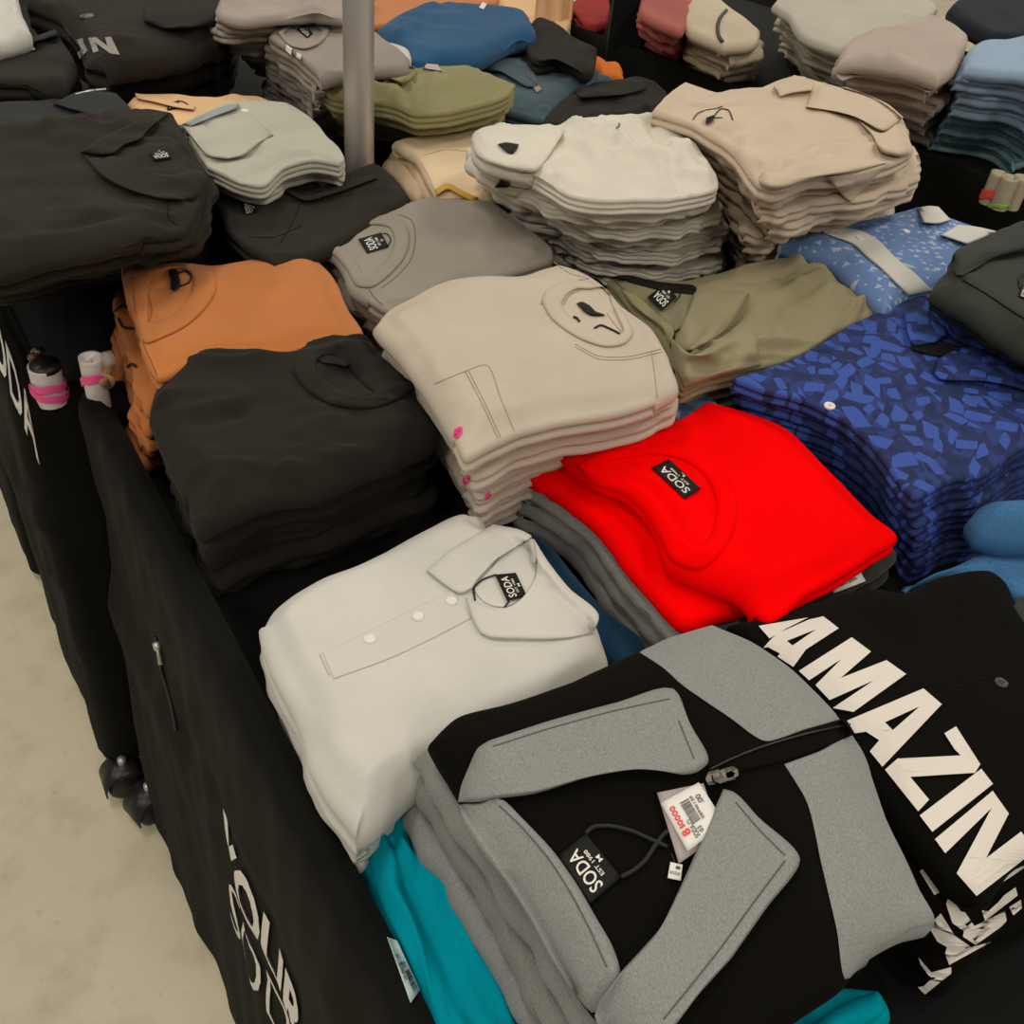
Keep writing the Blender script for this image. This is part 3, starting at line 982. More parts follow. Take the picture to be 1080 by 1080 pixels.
SOFT = dict(k=(1, 1, 1, 1), kl=(1, 1, 1, 2), nu=44, nv=44)
pile('sweater', pts('1001,5 1010,-4 | 1040,-12 1090,-14 | 1100,26 1075,36 | 1045,34 1014,16'), 1.15, NAVY, 2, .04, 'dark navy folded knit', 'the navy pile at far right', 'sweater', 'navy knits', lean=leanv((1045, 34), 1.15, (1060, 44), 1.02), seed=11, **SOFT)
pile('sweater', pts('815,2 822,-6 | 840,-14 930,-14 985,0 | 990,8 980,20 | 935,40 895,52 855,40 830,12'), 1.10, PALEG, 6, .024, 'pale stone fleece sweater', 'the stone coloured pile', 'sweater', 'stone fleece sweaters',
     lean=leanv((855, 40), 1.10, (866, 84), .95), seed=12, jit=.012, edge_j=.006, **SOFT)
pile('folded_knit', pts('722,4 735,-6 | 752,-8 785,14 | 803,30 800,40 | 765,45 728,28 720,15'), 1.06, OATM, 4, .03, 'rolled oatmeal knit', 'the oatmeal pile', 'folded knit', 'oatmeal knits',
     lean=leanv((765, 45), 1.06, (768, 76), .95), seed=13, jit=.012, edge_j=.005, label='rolled oatmeal knit held by a dark rubber band, on top of the oatmeal pile', **SOFT)
_oat = bpy.data.objects['folded_knit']
ob_body = [c for c in _oat.children][0]
cord('rubber_band', '766,11 760,18 757,28 759,40 762,44', ob_body, plain('dark rubber band', (70, 66, 62), .6), _oat, r=.004, h=.002)
pile('shirt', pts('676,-2 690,-16 | 728,-14 734,0 | 727,18 716,30 | 700,24 676,10'), 1.06, ROSE, 5, .026, 'dusty rose cotton shirt', 'the rose pile', 'shirt', 'dusty rose shirts',
     lean=leanv((716, 30), 1.06, (714, 52), .95), seed=14, jit=.01, edge_j=.006, **SOFT)
pile('sweater', pts('885,62 890,45 900,36 | 950,22 990,14 1010,22 | 1024,34 1018,55 1008,70 | 993,79 950,66 905,62'), 1.14, MAUVE, 5, .032, 'mauve taupe fleece sweatshirt', 'the mauve pile', 'sweatshirt', 'mauve sweatshirts',
     lean=leanv((993, 79), 1.14, (985, 140), .96), seed=15, jit=.012, edge_j=.004, wr=((.006, .03, .6, 3),), **SOFT)
_bl = pile('jeans', pts('1018,68 1022,50 1035,42 | 1080,36 1130,30 | 1160,50 1160,80 | 1120,96 1080,76 1040,72'), 1.15, PBLUE, 7, .026, 'pale blue folded denim', 'the right edge denim pile', 'folded trousers', 'pale blue trousers',
     lean=leanv((1020, 72), 1.15, (992, 150), .96), seed=16, jit=.012, edge_j=.005, mats=[PBLUE, PBLUE, PBLUE, PBLUE2, PBLUE2, AQUA, AQUA], wr=((.004, .03, .3, 3),), **SOFT)

# pipe corner of that table
_pp = []
for i, (px, rad, m) in enumerate([((1054, 182), .0135, PVCT), ((1066, 187), .015, PVCT), ((1079, 187), .0145, PVCT)]):
    o_, p_ = post(px, 1.0, .945, rad, m, binD)
    if i < 2: tapering('tape', p_, .962 if i == 0 else .95, rad, .016 if i == 0 else .006, plain('coral tape', (232, 84, 74), .5) if i == 0 else plain('lime tape', (150, 196, 70), .5), o_, .4)

# ---------------- far back of the rear bin
pile('shirt', pts('385,6 390,-12 | 470,-20 525,-12 | 525,2 480,6 | 420,22 392,26'), 1.02, TERRA, 3, .02, 'terracotta cotton shirt', 'the pile behind the blue sweatshirt', 'shirt', 'terracotta shirts', seed=21, wr=((.008, .04, .2, 3),), **SOFT)
pile('shirt', pts('500,0 520,-16 | 580,-14 600,0 | 594,44 590,52 | 560,20 520,10'), .985, PEACH, 2, .02, 'peach cotton shirt', 'the peach pile beyond the blue sweatshirt', 'shirt', 'peach shirts at the back', seed=22, wr=((.008, .04, .9, 3),), **SOFT)
# a peach garment hanging down in front of the aisle
hp = [P((568, -12), 1.05), P((606, -12), 1.05)]
V = []; f = []; nu_, nv_ = 24, 30
for j in range(nv_):
    for i in range(nu_):
        u, v = i / (nu_ - 1), j / (nv_ - 1)
        q = hp[0] * (1 - u) + hp[1] * u + np.array([0, 0, -.30 * v])
        q = q + np.array([.3, -1, 0]) * (.018 * math.sin(u * 13) * (.3 + .7 * v) + .01 * float(pn(u * 3, v * 2, 5)))
        V.append(q)
f = grid_faces(nv_, nu_)
hg = new_obj('shirt', np.array(V), f, PEACH, None, (hp[0] + hp[1]) / 2 - np.array([0, 0, .3]))
sm = hg.modifiers.new('s', 'SOLIDIFY'); sm.thickness = .004
tag(hg, 'pale peach garment draped over the back edge beside the black upright', 'shirt')
o_ = outline(pts('600,6 612,-6 | 640,-8 644,4 | 640,22 628,24 | 615,20'), .98, 24, 24)
tag(cloth('shirt', o_, plain('dark red cotton', (150, 34, 28), .9), T=.03, seed=3, wave=(.004, .05)), 'dark red folded garment beyond the black upright', 'shirt')

rt, b, o, L = pile('sweatshirt', pts('395,28 410,17 440,10 | 470,5 507,3 550,8 | 560,14 563,23 566,33 | 545,38 500,58 460,63 440,66 415,45'), 1.04, BLUES, 2, .05,
     'petrol blue fleece sweatshirt', 'the petrol blue pair', 'sweatshirt', 'petrol blue sweatshirts', lean=leanv((560, 40), 1.04, (566, 58), .94), seed=23, Ttop=.042, nu=60, nv=50, bulge=.008, k=(1, 1, 1, 1), kl=(1, 1, 1, 1), wr=((.006, .05, .4, 3),), jit=.006)
quad_grid('care_tag', [(505, 8), (510, 10), (514, 4), (509, 2)], b, CARD, rt)
o_ = outline(pts('556,24 570,15 | 585,20 610,40 628,48 | 630,56 622,74 | 590,60 565,62 556,50'), 1.02, 34, 34)
tag(cloth('t_shirt', o_, BLK, T=.03, seed=8, wave=(.003, .06), wr=((.004, .03, .8, 3),)), 'black folded garment tucked behind the blue sweatshirts', 't-shirt')
o_ = outline(pts('601,52 606,49 | 622,60 636,62 650,63 | 658,72 657,81 | 642,78 622,72 604,68'), .98, 30, 24)
tag(cloth('t_shirt', o_, ORANGE, T=.035, seed=9, wave=(.004, .05), wr=((.006, .02, .2, 3),), k=(1, 2, 1, 1)), 'orange sleeve end of a folded shirt by the black upright', 't-shirt')

rt, b, o, L = pile('t_shirt', pts('503,69 515,64 545,62 | 564,56 597,71 648,84 | 640,86 603,98 590,108 | 578,127 552,122 528,112 515,85'), .98, SLATE, 2, .03,
     'slate blue knit tee', 'the slate blue pile', 't-shirt', 'slate blue tees', lean=leanv((528, 112), .98, (535, 130), .9), seed=24, Ttop=.03, nu=60, nv=50, wr=((.006, .03, .9, 3),), bulge=.01)
lay('collar', pts('503,70 520,62 545,62 | 556,66 566,82 | 568,92 556,92 | 540,82 525,75 512,75'), b, SLATE, rt, h=.008)
band('neck_tape', '530,76 545,80 562,92 566,98', '538,73 550,77 566,88 572,94', b, GREYT, rt, h=.005)
cord('zip', '552,78 558,84 566,90', b, BLKP, rt, r=.0025, h=.006)
rt, b, o, L = pile('t_shirt', pts('598,98 603,91 632,84 | 660,83 677,84 703,94 | 692,112 688,120 | 650,124 612,130 576,131'), .98, BLK, 2, .03,
     'black cotton tee with collar', 'the pile behind the white stack', 't-shirt', 'black tees behind the white stack', seed=25, Ttop=.03, nu=50, nv=40, wr=((.006, .03, .1, 4), (.004, .02, .5, 3)))
lay('collar', pts('606,96 632,86 660,85 | 676,84 682,92 | 660,100 630,103 | 612,104'), b, BLK, rt, h=.008)
button((651, 106), b, BLKP, rt, rad=.008)

# grey tees and lilac stack
pile('sweatshirt', pts('226,6 235,-4 | 290,-14 352,-16 | 366,-2 364,16 | 330,12 290,16 250,18 232,14'), 1.13, LILAC, 9, .019, 'lilac grey sweatshirt', 'the tall lilac grey stack', 'sweatshirt', 'lilac grey sweatshirts',
     lean=leanv((240, 18), 1.13, (278, 86), .93), seed=31, Ttop=.02, jit=.018, edge_j=.010, rot=.08, wr=((.010, .03, .5, 3), (.008, .02, 1.3, 2)), creases=[(pts('258,-2 270,6 282,14')[0], .008, -.012)], **SOFT)
rt, b, o, L = pile('t_shirt', pts('283,36 287,28 300,22 | 318,15 345,20 362,22 395,32 415,46 | 432,60 430,66 400,70 365,74 | 338,80 330,70 312,55 294,44'), 1.10, GREYW, 7, .024, 'warm grey jersey tee', 'the stack beside the steel pole', 't-shirt', 'warm grey tees',
     lean=leanv((283, 36), 1.10, (276, 92), .93), seed=32, jit=.008, edge_j=.006, Ttop=.024, nu=60, nv=50, wr=((.003, .03, .4, 3),))
ring('neckband', '292,34 305,24 322,18 340,22 348,32 340,44 322,52 305,48', '299,35 309,27 322,23 334,26 339,33 333,41 321,46 308,43', b, GREYW, rt, h=.004)
soda([(324, 40), (313, 31), (320, 24), (330, 35)], b, rt, size='M', loop='322,24 328,19 338,18 345,20')
quad_grid('price_tag', [(312, 60), (317, 63), (318, 58), (313, 55)], [b, L[0], L[1]], CARD, rt, h=.003); quad_grid('price_tag', [(301, 53), (307, 58), (308, 51), (302, 47)], [b, L[0], L[1]], CARD, rt, h=.003)
o_ = outline(pts('393,38 400,36 | 415,44 432,52 | 434,60 428,66 | 405,62 394,52'), 1.06, 24, 24)
tag(cloth('t_shirt', o_, WHITE, T=.03, seed=5), 'white folded garment peeking out right of the steel pole', 't-shirt')

# olive green shirts
rt, b, o, L = pile('shirt', pts('334,86 342,72 350,60 | 390,63 437,70 487,70 515,78 | 544,89 538,97 515,108 | 473,117 433,118 420,112 385,104 350,102'), 1.06, OLIVEG, 4, .024, 'olive green poplin shirt', 'the pile behind the steel pole', 'shirt', 'olive green shirts',
     lean=leanv((433, 118), 1.06, (425, 155), .93), seed=33, jit=.018, edge_j=.007, rot=.12, Ttop=.026, nu=80, nv=60, bulge=.006, wr=((.008, .05, .7, 3), (.005, .03, 1.4, 3)),
     creases=[(pts('440,70 445,85 430,105 433,116')[0], .008, -.014), (pts('360,66 400,82 430,90')[0], .01, -.01)], k=(3, 3, 3, 3), kl=(3, 3, 2, 2))
lay('collar', pts('350,60 390,64 | 437,70 440,76 | 425,90 410,82 | 385,74 360,72'), b, OLIVEG, rt, h=.01)
quad_grid('care_tag', [(446, 72), (466, 75), (462, 68), (450, 67)], b, CARD2, rt, h=.003)

# ---------------- upper left: black hoodie with grey letters, black polos
rt, b, o, L = pile('hoodie', pts('27,0 30,-14 120,-24 | 250,-18 248,10 240,28 | 230,38 200,50 160,56 126,61 | 110,68 94,64 84,40 60,14'), 1.08, BLK2, 3, .045, 'black fleece hoodie', 'the upper left hoodie pile', 'hoodie', 'black hoodies at the upper left',
     label='black fleece hoodie with grey letters UN on its chest, upper left', lean=leanv((230, 38), 1.08, (236, 86), .92), seed=41, Ttop=.045, nu=70, nv=60, wr=((.005, .05, .3, 3),), bulge=.01,
     creases=[(pts('62,16 74,28 84,50 90,64')[0], .012, -.02)], jit=.008)
lay('sleeve', pts('152,8 200,4 225,2 | 240,10 238,20 | 200,30 170,30 | 152,22'), b, BLK, rt, h=.014, edge=.2)
b['_z'] = 1.08
Z5 = (0, 0, 5.4)
poly('lettering', [pts('435,228 470,215 480,255 500,285 455,335 440,300 462,285', Z5), pts('503,215 548,212 612,262 598,212 632,208 682,312 630,305 545,245 562,290 530,300', Z5)], b, plain('grey print', (150, 146, 140), .8), rt, h=.002)
button((92, 17), b, BTN_D, rt, rad=.012)
o_ = outline(pts('-30,-10 0,-20 | 18,-6 24,14 | 33,34 10,40 | -30,46'), 1.09, 40, 30)
tag(cloth('t_shirt', o_, WHITE, T=.04, seed=12, wave=(.006, .08), wr=((.006, .04, .8, 2),)), 'white folded garment at the upper left corner of the view', 't-shirt')
rt, b, o, L = pile('polo_shirt', pts('-40,48 0,46 30,42 | 60,32 66,40 75,55 | 81,68 74,80 65,90 | 30,86 0,84 -40,84'), 1.06, BLK2, 2, .04, 'black polo shirt', 'the upper left polo pile', 'polo shirt', 'black polos at the upper left',
     seed=42, Ttop=.03, nu=60, nv=50, wr=((.004, .05, .2, 3),), lean=leanv((65, 90), 1.06, (70, 104), .98))
lay('collar', pts('-30,48 0,44 30,40 | 58,31 62,36 | 45,42 20,47 | -30,54'), b, CHAR, rt, h=.012)
soda([(38, 54), (27, 53), (28, 48), (38, 48)], b, rt, name='neck_label', size='M')
rt, b, o, L = pile('polo_shirt', pts('-40,108 0,106 40,103 | 77,97 112,95 124,98 | 134,110 141,118 141,140 | 60,140 -40,146'), 1.04, CHAR, 2, .035, 'charcoal polo shirt', 'the pile behind the big black polo', 'polo shirt', 'charcoal polos',
     seed=43, Ttop=.03, nu=60, nv=50, wr=((.004, .05, .2, 3),))
lay('collar', pts('56,110 78,98 100,96 | 122,98 140,118 | 105,124 90,120 | 70,114'), b, CHAR, rt, h=.008)
soda([(102, 104), (92, 102), (96, 98), (106, 100)], b, rt)
cord('label_cord', '80,100 95,96 112,94', b, STEEL, rt, r=.002, h=.006)

# peach and sage shirts
rt, b, o, L = pile('shirt', pts('132,107 138,100 142,97 | 180,98 217,101 273,99 | 294,107 290,125 | 230,128 160,130 142,118'), 1.02, PEACH, 2, .025, 'peach cotton shirt', 'the pile behind the sage shirt', 'shirt', 'peach shirts behind the sage shirts',
     seed=44, Ttop=.025, nu=60, nv=40, wr=((.005, .04, .1, 4),), k=(1, 1, 1, 1))
band('neckband', '142,98 165,102 185,108 206,112', '144,104 164,108 184,113 205,116', b, PEACH, rt, h=.006)
soda([(191, 114), (176, 116), (178, 108), (188, 106)], b, rt, loop='188,106 195,108 200,112 203,116')
rt, b, o, L = pile('shirt', pts('190,130 215,118 240,108 270,106 | 303,108 325,120 345,142 361,160 364,166 | 358,172 330,170 300,176 275,193 255,190 | 218,176 205,155'), 1.05, SAGE, 4, .022, 'pale sage cotton shirt', 'the sage pile', 'shirt', 'sage grey shirts',
     lean=leanv((275, 193), 1.05, (272, 206), .98), seed=45, Ttop=.022, nu=80, nv=60, wr=((.004, .05, .5, 3),), creases=[(pts('255,189 275,180 300,168 330,164 358,166')[0], .006, -.008)], k=(3, 3, 3, 3), kl=(3, 2, 3, 2), jit=.008, edge_j=.005)
lay('collar', pts('190,132 215,122 232,116 256,117 | 288,142 272,152 258,164 | 240,168 218,164 | 205,148'), b, SAGE, rt, h=.006, edge=.08)
lay('inside_collar', pts('192,131 215,120 | 240,110 252,110 | 250,115 225,124 | 200,134'), b, fabric('blue grey lining', (150, 158, 158)), rt, h=.012)
soda([(205, 141), (196, 143), (196, 136), (205, 131)], b, rt, loop='206,132 212,126 218,125 215,132 209,138')
button((258, 117), b, BTN_W, rt, rad=.006)

# black tees by the pole
rt, b, o, L = pile('shirt', pts('222,198 240,197 262,192 300,190 335,187 383,173 | 394,170 408,180 424,194 | 432,206 400,230 350,260 | 290,276 262,262 240,240 230,215'), 1.0, BLK2, 5, .025,
     'black cotton shirt', 'the pile before the steel pole', 'shirt', 'black shirts in front of the pole', lean=leanv((290, 276), 1.0, (286, 300), .87), seed=46, Ttop=.025, nu=80, nv=60, wr=((.004, .06, .6, 3),),
     creases=[(pts('300,202 330,196 345,190 395,184')[0], .006, -.006)])
band('placket', '240,196 300,196 322,207 345,200 395,184', '238,201 300,202 322,212 347,206 398,188', b, BLK2, rt, h=.006, nu=60)
stitch('320,208 308,235 296,256', b, SEAMK, rt); stitch('262,250 290,250 318,238', b, SEAMK, rt)
soda([(258, 227), (254, 213), (266, 213), (272, 224)], b, rt)
rt['label'] = 'black cotton shirt with open neck on the pile in front of the steel pole'

# big black polo
rt, b, o, L = pile('polo_shirt', pts('-70,146 0,133 67,128 127,120 157,117 | 182,118 200,150 218,183 | 213,197 207,220 200,234 193,242 | 150,250 100,260 43,267 0,280 -70,294'), 1.07, BLK2, 7, .026,
     'black polo shirt', 'the left edge stack', 'polo shirt', 'black polos at the left edge', label='large black polo shirt with open collar on the left edge stack', lean=leanv((205, 236), 1.07, (228, 266), .86), seed=47,
     Ttop=.026, nu=90, nv=70, wr=((.006, .05, .15, 4), (.005, .03, .1, 3)), bulge=.008, edge_j=.004, jit=.010, k=(2, 2, 2, 1), kl=(2, 1, 2, 1),
     creases=[(pts('0,190 30,187 50,190')[0], .006, -.004), (pts('30,226 60,220 90,224')[0], .012, -.007), (pts('60,235 100,222 120,224')[0], .008, .005), (pts('0,208 40,204 90,212')[0], .009, -.006), (pts('10,250 60,246 130,236')[0], .009, -.006), (pts('120,205 150,222 190,236')[0], .008, -.006)])
lay('collar', pts('85,160 103,147 133,133 | 168,117 178,119 | 160,130 148,147 130,154 | 120,163 104,164'), b, BLK2, rt, h=.006, edge=.1)
lay('collar', pts('88,163 104,168 118,164 | 140,174 160,182 183,184 205,178 | 216,182 218,188 207,208 | 173,211 133,200 104,184'), b, BLK2, rt, h=.007, edge=.12, nu=40)
soda([(181, 167), (162, 169), (158, 161), (176, 155)], b, rt, size='L')
button((104, 165), b, BTN_D, rt, rad=.008)
stitch('178,212 178,230 188,238', b, SEAMK, rt)

# ---------------- front bin, back row: white, cream, pale peach
rt, b, o, L = pile('t_shirt', pts('413,147 420,145 | 470,138 530,134 | 540,170 520,205 | 465,205 456,196 448,180 436,160'), 1.0, CREAMT, 4, .026, 'pale peach cotton tee', 'the pale peach pile', 't-shirt', 'pale peach tees',
     lean=leanv((414, 147), 1.0, (407, 176), .89), seed=51, Ttop=.026, nu=60, nv=50, k=(1, 1, 1, 1), kl=(1, 1, 1, 1), jit=.01, edge_j=.005)
stitch('446,164 470,158 495,160', b, SEAMB, rt); stitch('444,172 452,186 458,200', b, SEAMB, rt)
band('lining', '458,200 471,193 490,202 504,208', '460,207 472,200 488,208 500,214', b, fabric('yellow ochre cotton', (214, 164, 70)), rt, h=.004)
o_ = outline(pts('403,166 408,164 | 430,168 444,190 | 458,205 440,206 | 434,202 418,180'), .96, 30, 24)
tag(cloth('t_shirt', o_, CREAMT, T=.03, seed=15, bulge=.012, k=(1, 2, 1, 1)), 'pale peach sleeve slipping out beside the pale peach pile', 't-shirt')

rt, b, o, L = pile('shirt', pts('688,117 700,103 | 722,85 757,96 797,93 838,80 872,88 907,97 935,110 953,124 | 958,140 964,160 953,167 937,172 900,182 860,184 840,192 815,198 | 800,193 785,172 763,150 730,130'), 1.13, CREAM, 11, .021,
     'cream cotton shirt', 'the tall cream stack', 'shirt', 'cream shirts', lean=leanv((800, 193), 1.13, (798, 290), .89), seed=52, Ttop=.022, nu=110, nv=80,
     wr=((.005, .05, .4, 3), (.003, .03, .7, 3)), bulge=.006, jit=.016, edge_j=.008, rot=.07, k=(3, 3, 2, 2), kl=(2, 3, 2, 1), label='cream cotton shirt with turned collar on top of the tall cream stack',
     creases=[(pts('800,190 815,184 850,182 870,176')[0], .004, -.006), (pts('800,196 840,172 880,160 950,160')[0], .01, .006), (pts('775,150 820,146 870,150 930,142')[0], .008, -.006), (pts('770,170 800,150 830,120')[0], .012, .006)])
lay('sleeve_fold', pts('800,190 806,181 812,181 | 840,170 880,165 920,168 | 935,172 900,182 | 860,186 820,200 806,198'), b, CREAM, rt, h=.012, edge=.3)
lay('cuff', pts('872,186 905,180 | 937,172 920,190 | 897,213 890,208 | 882,198'), [b] + L, CREAM, rt, h=.004, fall=.05)
lay('collar', pts('850,113 856,98 866,90 | 893,92 920,102 937,110 | 953,124 945,130 933,138 | 907,124 877,117'), b, CREAM, rt, h=.007, edge=.1, nu=40, lift=(0, .004))
lay('collar', pts('816,91 828,84 | 838,79 858,88 | 856,96 838,98 | 822,102'), b, CREAM, rt, h=.007, edge=.12)
lay('sleeve', pts('905,127 930,140 | 945,130 955,145 963,160 | 950,166 930,160 | 920,142'), b, CREAM, rt, h=.008, edge=.2)
lay('neck_label', pts('869,86 | 873,80 | 893,87 | 890,93'), b, LABEL, rt, h=.009, nu=8, nv=6)
q = quad_grid('size_tag', [(745, 124), (753, 121), (752, 127), (744, 130)], b, LABEL, rt, h=.003)
cord('tag_string', '731,126 735,120 745,116 757,114 762,112', b, BLKC, rt, r=.0007); cord('tag_string', '752,124 760,115 768,116 773,127', b, BLKC, rt, r=.0009); cord('tag_string', '753,124 762,124', b, BLKC, rt, r=.0007)

rt, b, o, L = pile('shirt', pts('497,147 500,138 507,135 547,130 590,133 613,126 650,123 680,121 | 698,122 712,131 728,147 743,164 758,186 758,196 | 735,205 700,212 660,212 627,210 600,203 582,192 | 563,183 535,178 510,170 500,162'), 1.10, WHITE2, 12, .020,
     'white cotton shirt', 'the tall white stack', 'shirt', 'white shirts', lean=leanv((627, 212), 1.10, (650, 300), .86), seed=53, Ttop=.022, nu=110, nv=80, bulge=.004,
     wr=((.006, .05, .35, 3), (.005, .035, 2.2, 2.5), (.004, .025, .7, 3)), jit=.020, edge_j=.011, rot=.11, k=(3, 3, 3, 1), kl=(3, 2, 3, 1), wave=(.003, .07), label='white cotton shirt with rolled collar on top of the tall white stack',
     creases=[(pts('590,133 583,150 572,165 563,182')[0], .006, -.006), (pts('640,150 665,165 690,172 740,175')[0], .010, .007), (pts('680,130 692,150 705,170 715,205')[0], .009, -.008), (pts('600,160 640,180 690,190')[0], .008, -.006), (pts('620,140 650,148 668,165')[0], .006, -.005)])
wc = lay('collar', pts('497,147 501,139 508,135 | 547,131 580,133 597,134 | 588,150 575,170 565,181 | 535,178 510,170 500,162'), b, WHITE2, rt, h=.006, edge=.12, nu=34)
lay('neck_label', pts('525,152 532,150 | 547,152 545,158 | 541,162 534,160 | 530,156'), [wc, b], LABEL, rt, h=.003, nu=8, nv=8)
lb = quad_grid('neck_label', [(521, 198), (528, 190), (538, 195), (536, 198)], L + [b], LABEL, L[1], h=.003)
cord('thread', '650,135 653,133 653,130', b, BLKC, rt, r=.0008)

# ---------------- grey, rust, black tees
rt, b, o, L = pile('t_shirt', pts('323,228 340,230 367,230 385,226 400,222 427,212 457,205 485,206 513,208 540,227 573,253 | 583,262 584,268 582,274 | 560,282 500,300 440,330 404,324 | 388,313 368,300 362,285 350,268 328,258'), .99, GREYT, 3, .03,
     'grey jersey tee', 'the pile beside the rust tees', 't-shirt', 'grey tees', lean=leanv((323, 228), .99, (309, 256), .91), seed=61, Ttop=.022, nu=100, nv=80, wr=((.003, .06, .3, 4),), bulge=.006, k=(2, 2, 2, 1), kl=(1, 1, 2, 1), jit=.006,
     creases=[(pts('352,252 375,262 398,268')[0], .014, -.005)], label='grey jersey crew neck tee with black neck label, beside the rust tee')
ring('neckband', '327,257 340,240 365,230 395,226 420,229 430,240 432,256 427,271 412,289 392,303 376,302 367,287 350,268', '345,253 360,245 378,239 398,237 412,241 416,253 412,267 402,281 390,291 383,288 376,277 365,265 354,257', b, GREYT, rt, h=.0025)
soda([(387, 267), (378, 252), (402, 245), (410, 260)], b, rt, size='S', loop='404,246 409,247 412,254 409,259')
stitch('326,254 333,248 352,244', b, SEAMG, rt); stitch('388,303 396,315 404,322', b, SEAMG, rt)
stitch('420,226 434,232 438,250 434,272 420,290 402,304', b, SEAMG, rt)

rt, b, o, L = pile('t_shirt', pts('127,281 133,277 183,275 230,278 273,272 295,270 297,262 310,255 | 333,270 350,288 367,323 382,356 | 340,362 300,372 215,378 166,400 | 156,385 148,365 146,345 132,312'), .985, RUST, 6, .026,
     'rust orange jersey tee', 'the bin corner stack', 't-shirt', 'rust orange tees', lean=leanv((130, 300), .985, (112, 385), .83), seed=62, Ttop=.022, nu=100, nv=80, wr=((.003, .07, .2, 4),), bulge=.008,
     k=(2, 2, 2, 2), kl=(2, 1, 1, 2), jit=.009, edge_j=.006, creases=[(pts('160,335 168,310 185,292 195,290')[0], .014, -.006)], label='rust orange crew neck tee on the stack at the bin corner')
ring('neckband', '146,350 143,330 140,305 142,288 158,278 185,275 210,279 226,290 228,306 216,326 196,344 172,356 152,362', '156,340 156,320 158,300 165,290 180,284 195,284 203,292 202,306 195,318 184,330 172,337 163,342', b, RUST, rt, h=.0025)
lay('neck_label', pts('178,285 182,283 | 187,285 190,303 | 184,307 181,306 | 180,296'), b, LABEL, rt, h=.005, nu=8, nv=10)
cord('label_cord', '188,288 196,286 202,291 200,297 190,302', b, BLKC, rt, r=.0012)
stitch('128,290 146,295 160,330 150,352', b, SEAMR, rt); stitch('150,360 158,378 166,396', b, SEAMR, rt)
for i, (a, l_) in enumerate([('122,312 128,306 132,308', 0), ('121,328 130,322 138,326', 1), ('125,336 130,345 140,346', 2), ('134,387 139,384 143,386', 3)]):
    cord('label_cord', a, L, BLKC, L[l_], r=.0016, h=.003)

rt, b, o, L = pile('t_shirt', pts('155,435 158,415 164,400 187,378 213,363 253,365 303,365 325,356 342,352 365,355 388,353 | 405,374 422,388 445,405 452,428 462,460 | 425,480 390,492 327,516 262,530 230,545 209,556 | 196,525 178,490 165,460'), [.975, .988, .962, .958], BLK, 7, .021,
     'black jersey tee', 'the stack between rust and white', 't-shirt', 'black tees', lean=leanv((209, 556), .97, (236, 640), .80), seed=63, Ttop=.03, nu=120, nv=90, bulge=.012,
     wr=((.008, .05, .2, 4), (.005, .03, .15, 4)), k=(1, 1, 1, 1), kl=(1, 1, 1, 1), jit=.010, edge_j=.005, label='black crew neck tee on the black stack, between the rust tee and the white polo',
     creases=[(pts('170,452 200,448 240,443 270,446')[0], .005, -.005), (pts('215,430 250,436 280,440')[0], .006, .004), (pts('222,492 245,487 270,488')[0], .005, -.008), (pts('190,455 225,452 270,436 300,434')[0], .005, -.008), (pts('300,470 340,455 380,450')[0], .008, .006), (pts('240,510 300,490 380,470')[0], .009, -.006), (pts('370,445 385,462 390,470')[0], .006, -.006), (pts('200,470 230,500 222,548')[0], .01, .006), (pts('338,384 352,390 372,406 388,414')[0], .012, -.012)])
ring('neckband', '308,392 313,380 322,372 336,366 352,360 370,358 388,360 405,378 425,394 442,406 430,416 412,425 385,431 360,430 338,422 320,409', '333,388 334,381 340,376 350,376 358,380 368,390 378,400 388,409 394,414 392,417 386,418 378,417 370,416 360,412 350,406 340,398', b, BLK, rt, h=.004)
lay('neck_label', pts('335,379 345,374 | 360,377 370,386 | 366,388 350,384 | 340,383'), b, LABEL, rt, h=.004, nu=10, nv=6)

# ---------------- beige stack
rt, b, o, L = pile('t_shirt', pts('393,341 410,322 427,312 473,293 507,290 550,287 575,279 | 590,275 613,284 640,300 660,324 690,343 700,358 710,380 717,408 | 693,421 650,434 590,443 547,455 515,470 492,480 | 478,458 455,420 440,398 420,370 400,350'), 1.03, BEIGE, 8, .022,
     'beige jersey tee', 'the tall beige stack', 't-shirt', 'beige tees', lean=leanv((492, 480), 1.03, (516, 560), .84), seed=64, Ttop=.024, nu=120, nv=90, bulge=.010,
     wr=((.002, .08, .2, 3),), k=(1, 1, 2, 1), kl=(1, 2, 2, 1), jit=.005, edge_j=.003, creases=[(pts('596,322 615,325 640,340 656,350')[0], .014, -.005)], label='beige crew neck tee on top of the tall beige stack', Ts=[.014, .026, .012, .022, .026, .022, .024, .02])
ring('neckband', '571,318 575,307 590,298 606,295 622,298 640,304 652,322 664,340 668,352 660,362 640,366 618,360 596,348 580,334', '592,321 598,311 608,305 622,305 640,303 646,322 652,336 657,350 650,354 632,352 614,343 600,333', b, BEIGE, rt, h=.003)
lay('neck_label', pts('608,320 613,318 | 622,322 632,331 640,331 | 636,333 624,333 | 615,328'), b, LABEL, rt, h=.003, nu=10, nv=6)
cord('label_cord', '627,346 633,343 642,346 654,352', b, BLKC, rt, r=.0012)
cord('label_cord', '605,334 609,336 611,339', b, BLKC, rt, r=.0014)
stitch('594,322 600,312 612,306 625,303', b, SEAMB, rt, r=.0008); stitch('570,322 576,308 592,299 620,294', b, SEAMB, rt, r=.0006); stitch('640,330 650,344 658,352', b, SEAMB, rt, r=.0006)
stitch('458,405 485,394 513,385 528,420 542,454', b, SEAMB, rt); stitch('491,392 508,425 525,462', b, SEAMB, rt); stitch('494,391 511,424 528,461', b, SEAMB, rt)
